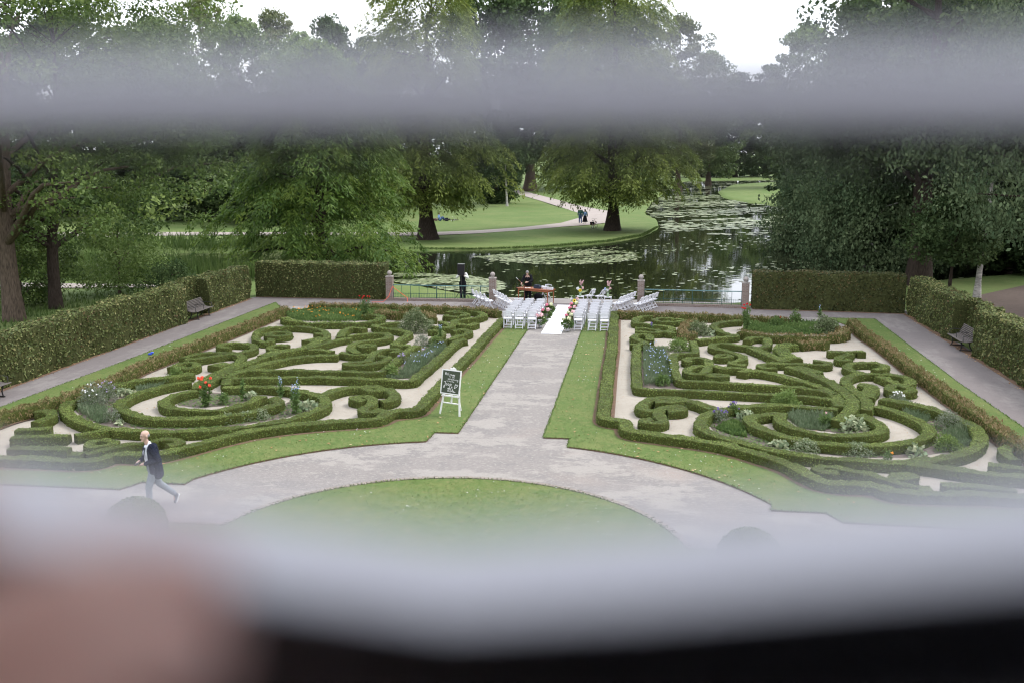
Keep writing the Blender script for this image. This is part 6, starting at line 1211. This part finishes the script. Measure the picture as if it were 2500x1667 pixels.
def sitter(x, y, rz, lab, top, legs, lie):
    t = empty('person', (x, y, .03), rz); tag(t, lab, 'person')
    if lie: J = dict(STAND, pel=(0, 0, .12), chest=(0, -.36, .14), neck=(0, -.55, .17), head=(0, -.72, .17), sl=(-.18, -.5, .14), sr=(.18, -.5, .14), el=(-.32, -.42, .1), er=(.32, -.42, .1), wl=(-.36, -.2, .06), wr=(.36, -.2, .06), hl=(-.09, .02, .11), hr=(.09, .02, .11), kl=(-.1, .4, .3), kr=(.1, .42, .14), al=(-.1, .72, .08), ar=(.1, .84, .08), tl=(-.1, .82, .14), tr=(.1, .9, .18), look=(0, -.3, 1))
    else: J = dict(STAND, pel=(0, 0, .13), chest=(0, -.12, .47), neck=(0, -.12, .66), head=(0, -.08, .84), sl=(-.18, -.12, .62), sr=(.18, -.12, .62), el=(-.26, .08, .42), er=(.26, -.3, .38), wl=(-.12, .28, .46), wr=(.28, -.42, .1), hl=(-.09, .02, .12), hr=(.09, .02, .12), kl=(-.1, .34, .46), kr=(.1, .4, .42), al=(-.1, .5, .09), ar=(.1, .62, .09), tl=(-.1, .64, .05), tr=(.1, .76, .05))
    _, P, B = body(t, J, .026, 'skin', False); c = np.array(J['chest']); p = np.array(J['pel'])
    g = Geo(); capsule(g, p, c, .15, .155); capsule(g, c, np.array(J['neck']), .14, .08); limbs(g, J, 'ul ur', .03); fused('shirt', g, MT[top], t, .026)
    g = Geo(); capsule(g, p, p + (c - p) * .15, .15, .145); limbs(g, J, 'tl tr cl cr', .022); fused('trousers', g, MT[legs], t, .026)
    g = Geo(); ellip(g, P(0, -.02, .04), (.086, .1, .085), 0, 12, 8, B); obj('hair', g, MT['darkhair'], t)
sitter(-20.1, 116.6, R_(-60), 'person in blue sitting on the far lawn beside a bicycle lying down', 'bluebag', 'denim', False)
sitter(-21.0, 116.9, R_(95), 'person lying on the far lawn half hidden by the left island cypress', 'belt', 'belt', True)

# --- bicycles
def bicycle(x, y, z, rz, tilt, lab, framem='red'):
    t = empty('bicycle', (x, y, z)); t.rotation_euler = (tilt, 0, rz); tag(t, lab, 'bicycle', 'bicycles on the island')
    a = np.arange(29) * 2 * np.pi / 28
    for wx in (-.53, .55):
        g = Geo(); tube(g, np.stack([wx + .335 * np.cos(a), a * 0, .345 + .335 * np.sin(a)], 1), .02, 6, cap=False); wh = obj('wheel', g, MT['rubber'], t)
        g = Geo()
        for q in range(0, 28, 2): bar(g, (wx, 0, .345), (wx + .32 * math.cos(a[q]), 0, .345 + .32 * math.sin(a[q])), .006, .006, 0, (0, 1, 0))
        o = obj('spokes', g, MT['chrome'], wh); o['kind'] = 'stuff'
        g = Geo(); aa = a[3:13]; tube(g, np.stack([wx + .375 * np.cos(aa), aa * 0, .345 + .375 * np.sin(aa)], 1), .022, 6); obj('mudguard', g, MT[framem], t)
    g = Geo(); BBk = (-.08, 0, .31)
    for p, q in (((-.53, 0, .345), BBk), (BBk, (-.2, 0, .78)), (BBk, (.38, 0, .62)), ((-.53, 0, .345), (-.17, 0, .68)), ((.36, 0, .74), (.55, 0, .345)), ((.34, 0, .92), (.38, 0, .62))): bar(g, p, q, .036, .036, 0, (0, 1, 0))
    obj('frame', g, MT[framem], t)
    g = Geo(); ellip(g, (-.22, 0, .86), (.14, .08, .04)); bar(g, (-.2, 0, .76), (-.215, 0, .85), .028, .028, 0, (0, 1, 0)); obj('saddle', g, MT['plastic'], t)
    g = Geo(); tube(g, [(.16, -.3, 1.02), (.3, -.2, 1.05), (.34, 0, 1.0), (.3, .2, 1.05), (.16, .3, 1.02)], .014, 6); bar(g, (.34, 0, .9), (.34, 0, 1.01), .03, .03, 0, (0, 1, 0)); obj('handlebar', g, MT['chrome'], t)
    g = Geo(); tube(g, [(BBk[0] - .12, .06, .2), (BBk[0], .05, .31), (BBk[0], -.05, .31), (BBk[0] + .12, -.06, .42)], .012, 6); box(g, (BBk[0] - .12, .1, .2), (.09, .08, .02)); box(g, (BBk[0] + .12, -.1, .42), (.09, .08, .02)); obj('crank', g, MT['chrome'], t)
    g = Geo(); box(g, (-.53, 0, .74), (.42, .13, .02)); bar(g, (-.55, .06, .74), (-.53, .06, .345), .015, .015, 0, (0, 1, 0)); bar(g, (-.55, -.06, .74), (-.53, -.06, .345), .015, .015, 0, (0, 1, 0)); obj('rack', g, MT['plastic'], t)
    for s in (-1, 1): g = Geo(); box(g, (-.53, s * .13, .60), (.34, .12, .28)); obj('pannier', g, MT['navy'], t)
    return t
bicycle(-1.35, 107.6, -.01, R_(72), R_(-8), 'bicycle with dark panniers parked under the right island cypress')
bicycle(-18.9, 117.2, .08, R_(15), R_(78), 'bicycle lying on the far lawn beside the resting people', 'belt')

# ------------------------------------------------------------------ the room behind the camera, window, blind
DARK = plain('unlit_room_paint', (.05, .05, .055), .9, .1); WALLOUT = plain('render_wall', (.45, .43, .4), .9, .1, var=.1)
def struct_box(name, c, s, m): g = Geo(); box(g, c, s); tag(obj(name, g, m), kind='structure')
WX0, WX1, WZ0, WZ1 = 2.3, 5.6, 7.2, 9.1
g = Geo()
for c_, s_ in (((-4.35, .45, 7), (13.3, .3, 14)), ((9.3, .45, 7), (7.4, .3, 14)), (((WX0 + WX1) / 2, .45, 3.6), (WX1 - WX0, .3, 7.2)), (((WX0 + WX1) / 2, .45, 11.55), (WX1 - WX0, .3, 4.9))): box(g, c_, s_)
tag(obj('wall', g, WALLOUT), kind='structure')
struct_box('room_floor', (3.95, -2.0, 6.0), (7.2, 4.55, .1), DARK); struct_box('room_ceiling', (3.95, -2.0, 9.6), (7.2, 4.55, .1), DARK)
struct_box('room_wall', (3.95, -4.3, 7.8), (7.2, .1, 3.7), DARK); struct_box('room_wall', (.35, -2.0, 7.8), (.1, 4.55, 3.7), DARK); struct_box('room_wall', (7.55, -2.0, 7.8), (.1, 4.55, 3.7), DARK)
g = Geo()
for c_, s_ in (((1.35, .288, 7.8), (1.9, .02, 3.7)), ((6.55, .288, 7.8), (1.9, .02, 3.7)), ((3.95, .288, 6.62), (3.3, .02, 1.16)), ((3.95, .288, 9.35), (3.3, .02, .5))): box(g, c_, s_)
tag(obj('room_wall', g, DARK), kind='structure')
struct_box('windowsill', (3.95, .26, 7.185), (3.3, .12, .03), DARK)
def slat_mat():
    m, t_, b, o = new_mat('lilac_white_slat'); N = t_.nodes; K = t_.links.new
    b.inputs['Base Color'].default_value = (.62, .62, .68, 1); b.inputs['Roughness'].default_value = .45
    tr = N.new('ShaderNodeBsdfTranslucent'); tr.inputs['Color'].default_value = (.725, .73, .785, 1); mxs = N.new('ShaderNodeMixShader'); mxs.inputs['Fac'].default_value = .78
    K(b.outputs['BSDF'], mxs.inputs[1]); K(tr.outputs['BSDF'], mxs.inputs[2]); K(mxs.outputs['Shader'], o.inputs['Surface']); return m
SLM = slat_mat()
BLD = empty('window_blind', (3.95, .25, 9.0)); tag(BLD, 'white venetian blind pried open in front of the lens, its slats blurred', 'blind')
def slat(zc, width, tilt, y, sag, parent=BLD):
    """one curved slat, zc its middle height, tilt from the horizontal, inner edge down"""
    g = Geo(); k = 61; xs_ = np.linspace(-1.6, 1.6, k); n = 7; f = np.linspace(-1, 1, n); rows = []
    for th in (0, .0005):
        for q in f:
            u = q * width / 2; crown = .0022 * (1 - q * q) + th
            yy = u * math.cos(tilt) - crown * math.sin(tilt); zz = u * math.sin(tilt) + crown * math.cos(tilt)
            rows.append(np.stack([xs_, np.full(k, y - .25 + yy), zc - 9.0 + zz + np.array([sag(x) for x in xs_])], 1))
    V = np.concatenate(rows); F = []
    for r_ in range(n - 1):
        for i in range(k - 1):
            a = r_ * k + i; F.append([a, a + 1, a + k + 1, a + k]); b = (n + r_) * k + i; F.append([b, b + k, b + k + 1, b + 1])
    g.add(V, F, 0, None, True)
    F = []
    for i in range(k - 1):
        a = i; b = n * k + i; F.append([a, b, b + 1, a + 1]); a = (n - 1) * k + i; b = (2 * n - 1) * k + i; F.append([a, a + 1, b + 1, b])
    for e in (0, k - 1):
        for r_ in range(n - 1): a = r_ * k + e; b = (n + r_) * k + e; F.append([a, a + k, b + k, b])
    g.add(V, F, 0); return obj('slat', g, SLM, parent)
CZ = 7.977
up_sag = lambda x: .002 * math.exp(-((x + .1) / .35) ** 2) + .0016 * x
lo_sag = lambda x: min(.05, (.17 if x > -.06 else .15) * (math.sqrt((x + .06) ** 2 + .02 ** 2) - .02)) - .0120
slat(CZ + .0106, .0317, R_(-38), .252, up_sag)
for i in range(10): slat(CZ + .0052, .0182, R_(-38), .2600 + .0008 * i, up_sag)  # added narrow slats block light and darken the lower part of the upper slat
for i in range(6): slat(CZ + .112 + .021 * i, .025, R_(-28), .252, up_sag)
for i in range(40): slat(CZ - (.1245 + .0012 * i if i else .1055), .0270 if i else .0370, R_(-72), .252 + .0008 * min(i, 16), lo_sag)  # bunched slats, extra layers added to block light and blacken the lower band
for x in (-1.2, -.55, .55, 1.2):
    g = Geo(); tube(g, [(x, -.014, -.01), (x, -.014, -1.2)], .0009, 5); obj('cord', g, MT['white'], BLD)
g = Geo(); box(g, (0, 0, .01), (3.24, .04, .04)); obj('headrail', g, SLM, BLD); g = Geo(); box(g, (0, .004, -1.215), (3.22, .026, .014)); obj('bottom_rail', g, SLM, BLD)

# --- the hand that presses the slats down
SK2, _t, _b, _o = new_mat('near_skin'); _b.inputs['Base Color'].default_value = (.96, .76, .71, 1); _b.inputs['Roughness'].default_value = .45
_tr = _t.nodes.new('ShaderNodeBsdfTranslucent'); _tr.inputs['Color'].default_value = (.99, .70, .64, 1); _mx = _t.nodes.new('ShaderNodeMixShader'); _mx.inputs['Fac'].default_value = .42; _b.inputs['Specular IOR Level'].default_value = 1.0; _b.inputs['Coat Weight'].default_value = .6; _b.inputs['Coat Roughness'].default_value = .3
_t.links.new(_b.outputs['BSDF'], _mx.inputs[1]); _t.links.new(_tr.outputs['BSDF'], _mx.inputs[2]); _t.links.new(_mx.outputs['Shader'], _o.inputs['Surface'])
t = empty('person', (3.748, .112, 7.818)); tag(t, 'blurred hand of someone pressing the blind slats down with the fingers', 'person')
def rel(*p): return np.array(p) - np.array([3.76, .10, 7.80])
g = Geo()
I0, I1, I2, I3 = rel(3.790, .140, 7.835), rel(3.815, .164, 7.8590), rel(3.835, .183, 7.8650), rel(3.854, .199, 7.8605)
capsule(g, I0, I1, .0120, .0112, 0, 12); capsule(g, I1, I2, .0112, .0102, 0, 12); capsule(g, I2, I3, .0102, .0090, 0, 12)
M0, M1, M2, M3 = rel(3.795, .128, 7.822), rel(3.821, .152, 7.8475), rel(3.842, .171, 7.8525), rel(3.858, .187, 7.8470)
capsule(g, M0, M1, .0115, .0108, 0, 12); capsule(g, M1, M2, .0108, .0098, 0, 12); capsule(g, M2, M3, .0098, .0088, 0, 12)
A0, A1, A2, A3 = rel(3.800, .116, 7.809), rel(3.824, .137, 7.833), rel(3.842, .154, 7.837), rel(3.856, .169, 7.831)
capsule(g, A0, A1, .011, .0102, 0, 12); capsule(g, A1, A2, .0102, .0094, 0, 12); capsule(g, A2, A3, .0094, .0084, 0, 12)
B0, B1, B2, B3 = rel(3.806, .104, 7.796), rel(3.826, .118, 7.808), rel(3.840, .130, 7.808), rel(3.850, .140, 7.801)
capsule(g, B0, B1, .0095, .0088, 0, 12); capsule(g, B1, B2, .0088, .0082, 0, 12); capsule(g, B2, B3, .0082, .0074, 0, 12)
H0, H1, H2 = rel(3.784, .118, 7.853), rel(3.800, .148, 7.880), rel(3.816, .167, 7.8885)
capsule(g, rel(3.762, .098, 7.80), H0, .018, .0145, 0, 12); capsule(g, H0, H1, .0125, .0105, 0, 12); capsule(g, H1, H2, .0102, .0088, 0, 12)
for a, b in ((rel(3.755, .088, 7.785), I0), (rel(3.757, .08, 7.778), M0), (rel(3.762, .074, 7.77), A0), (rel(3.766, .07, 7.765), B0)): capsule(g, a, b, .017, .0125, 0, 12)
capsule(g, rel(3.745, .07, 7.765), rel(3.70, .0, 7.69), .026, .03, 0, 12); capsule(g, rel(3.70, .0, 7.69), rel(3.60, -.16, 7.52), .03, .04, 0, 12)
fused('hand', g, SK2, t, .0022, 4)
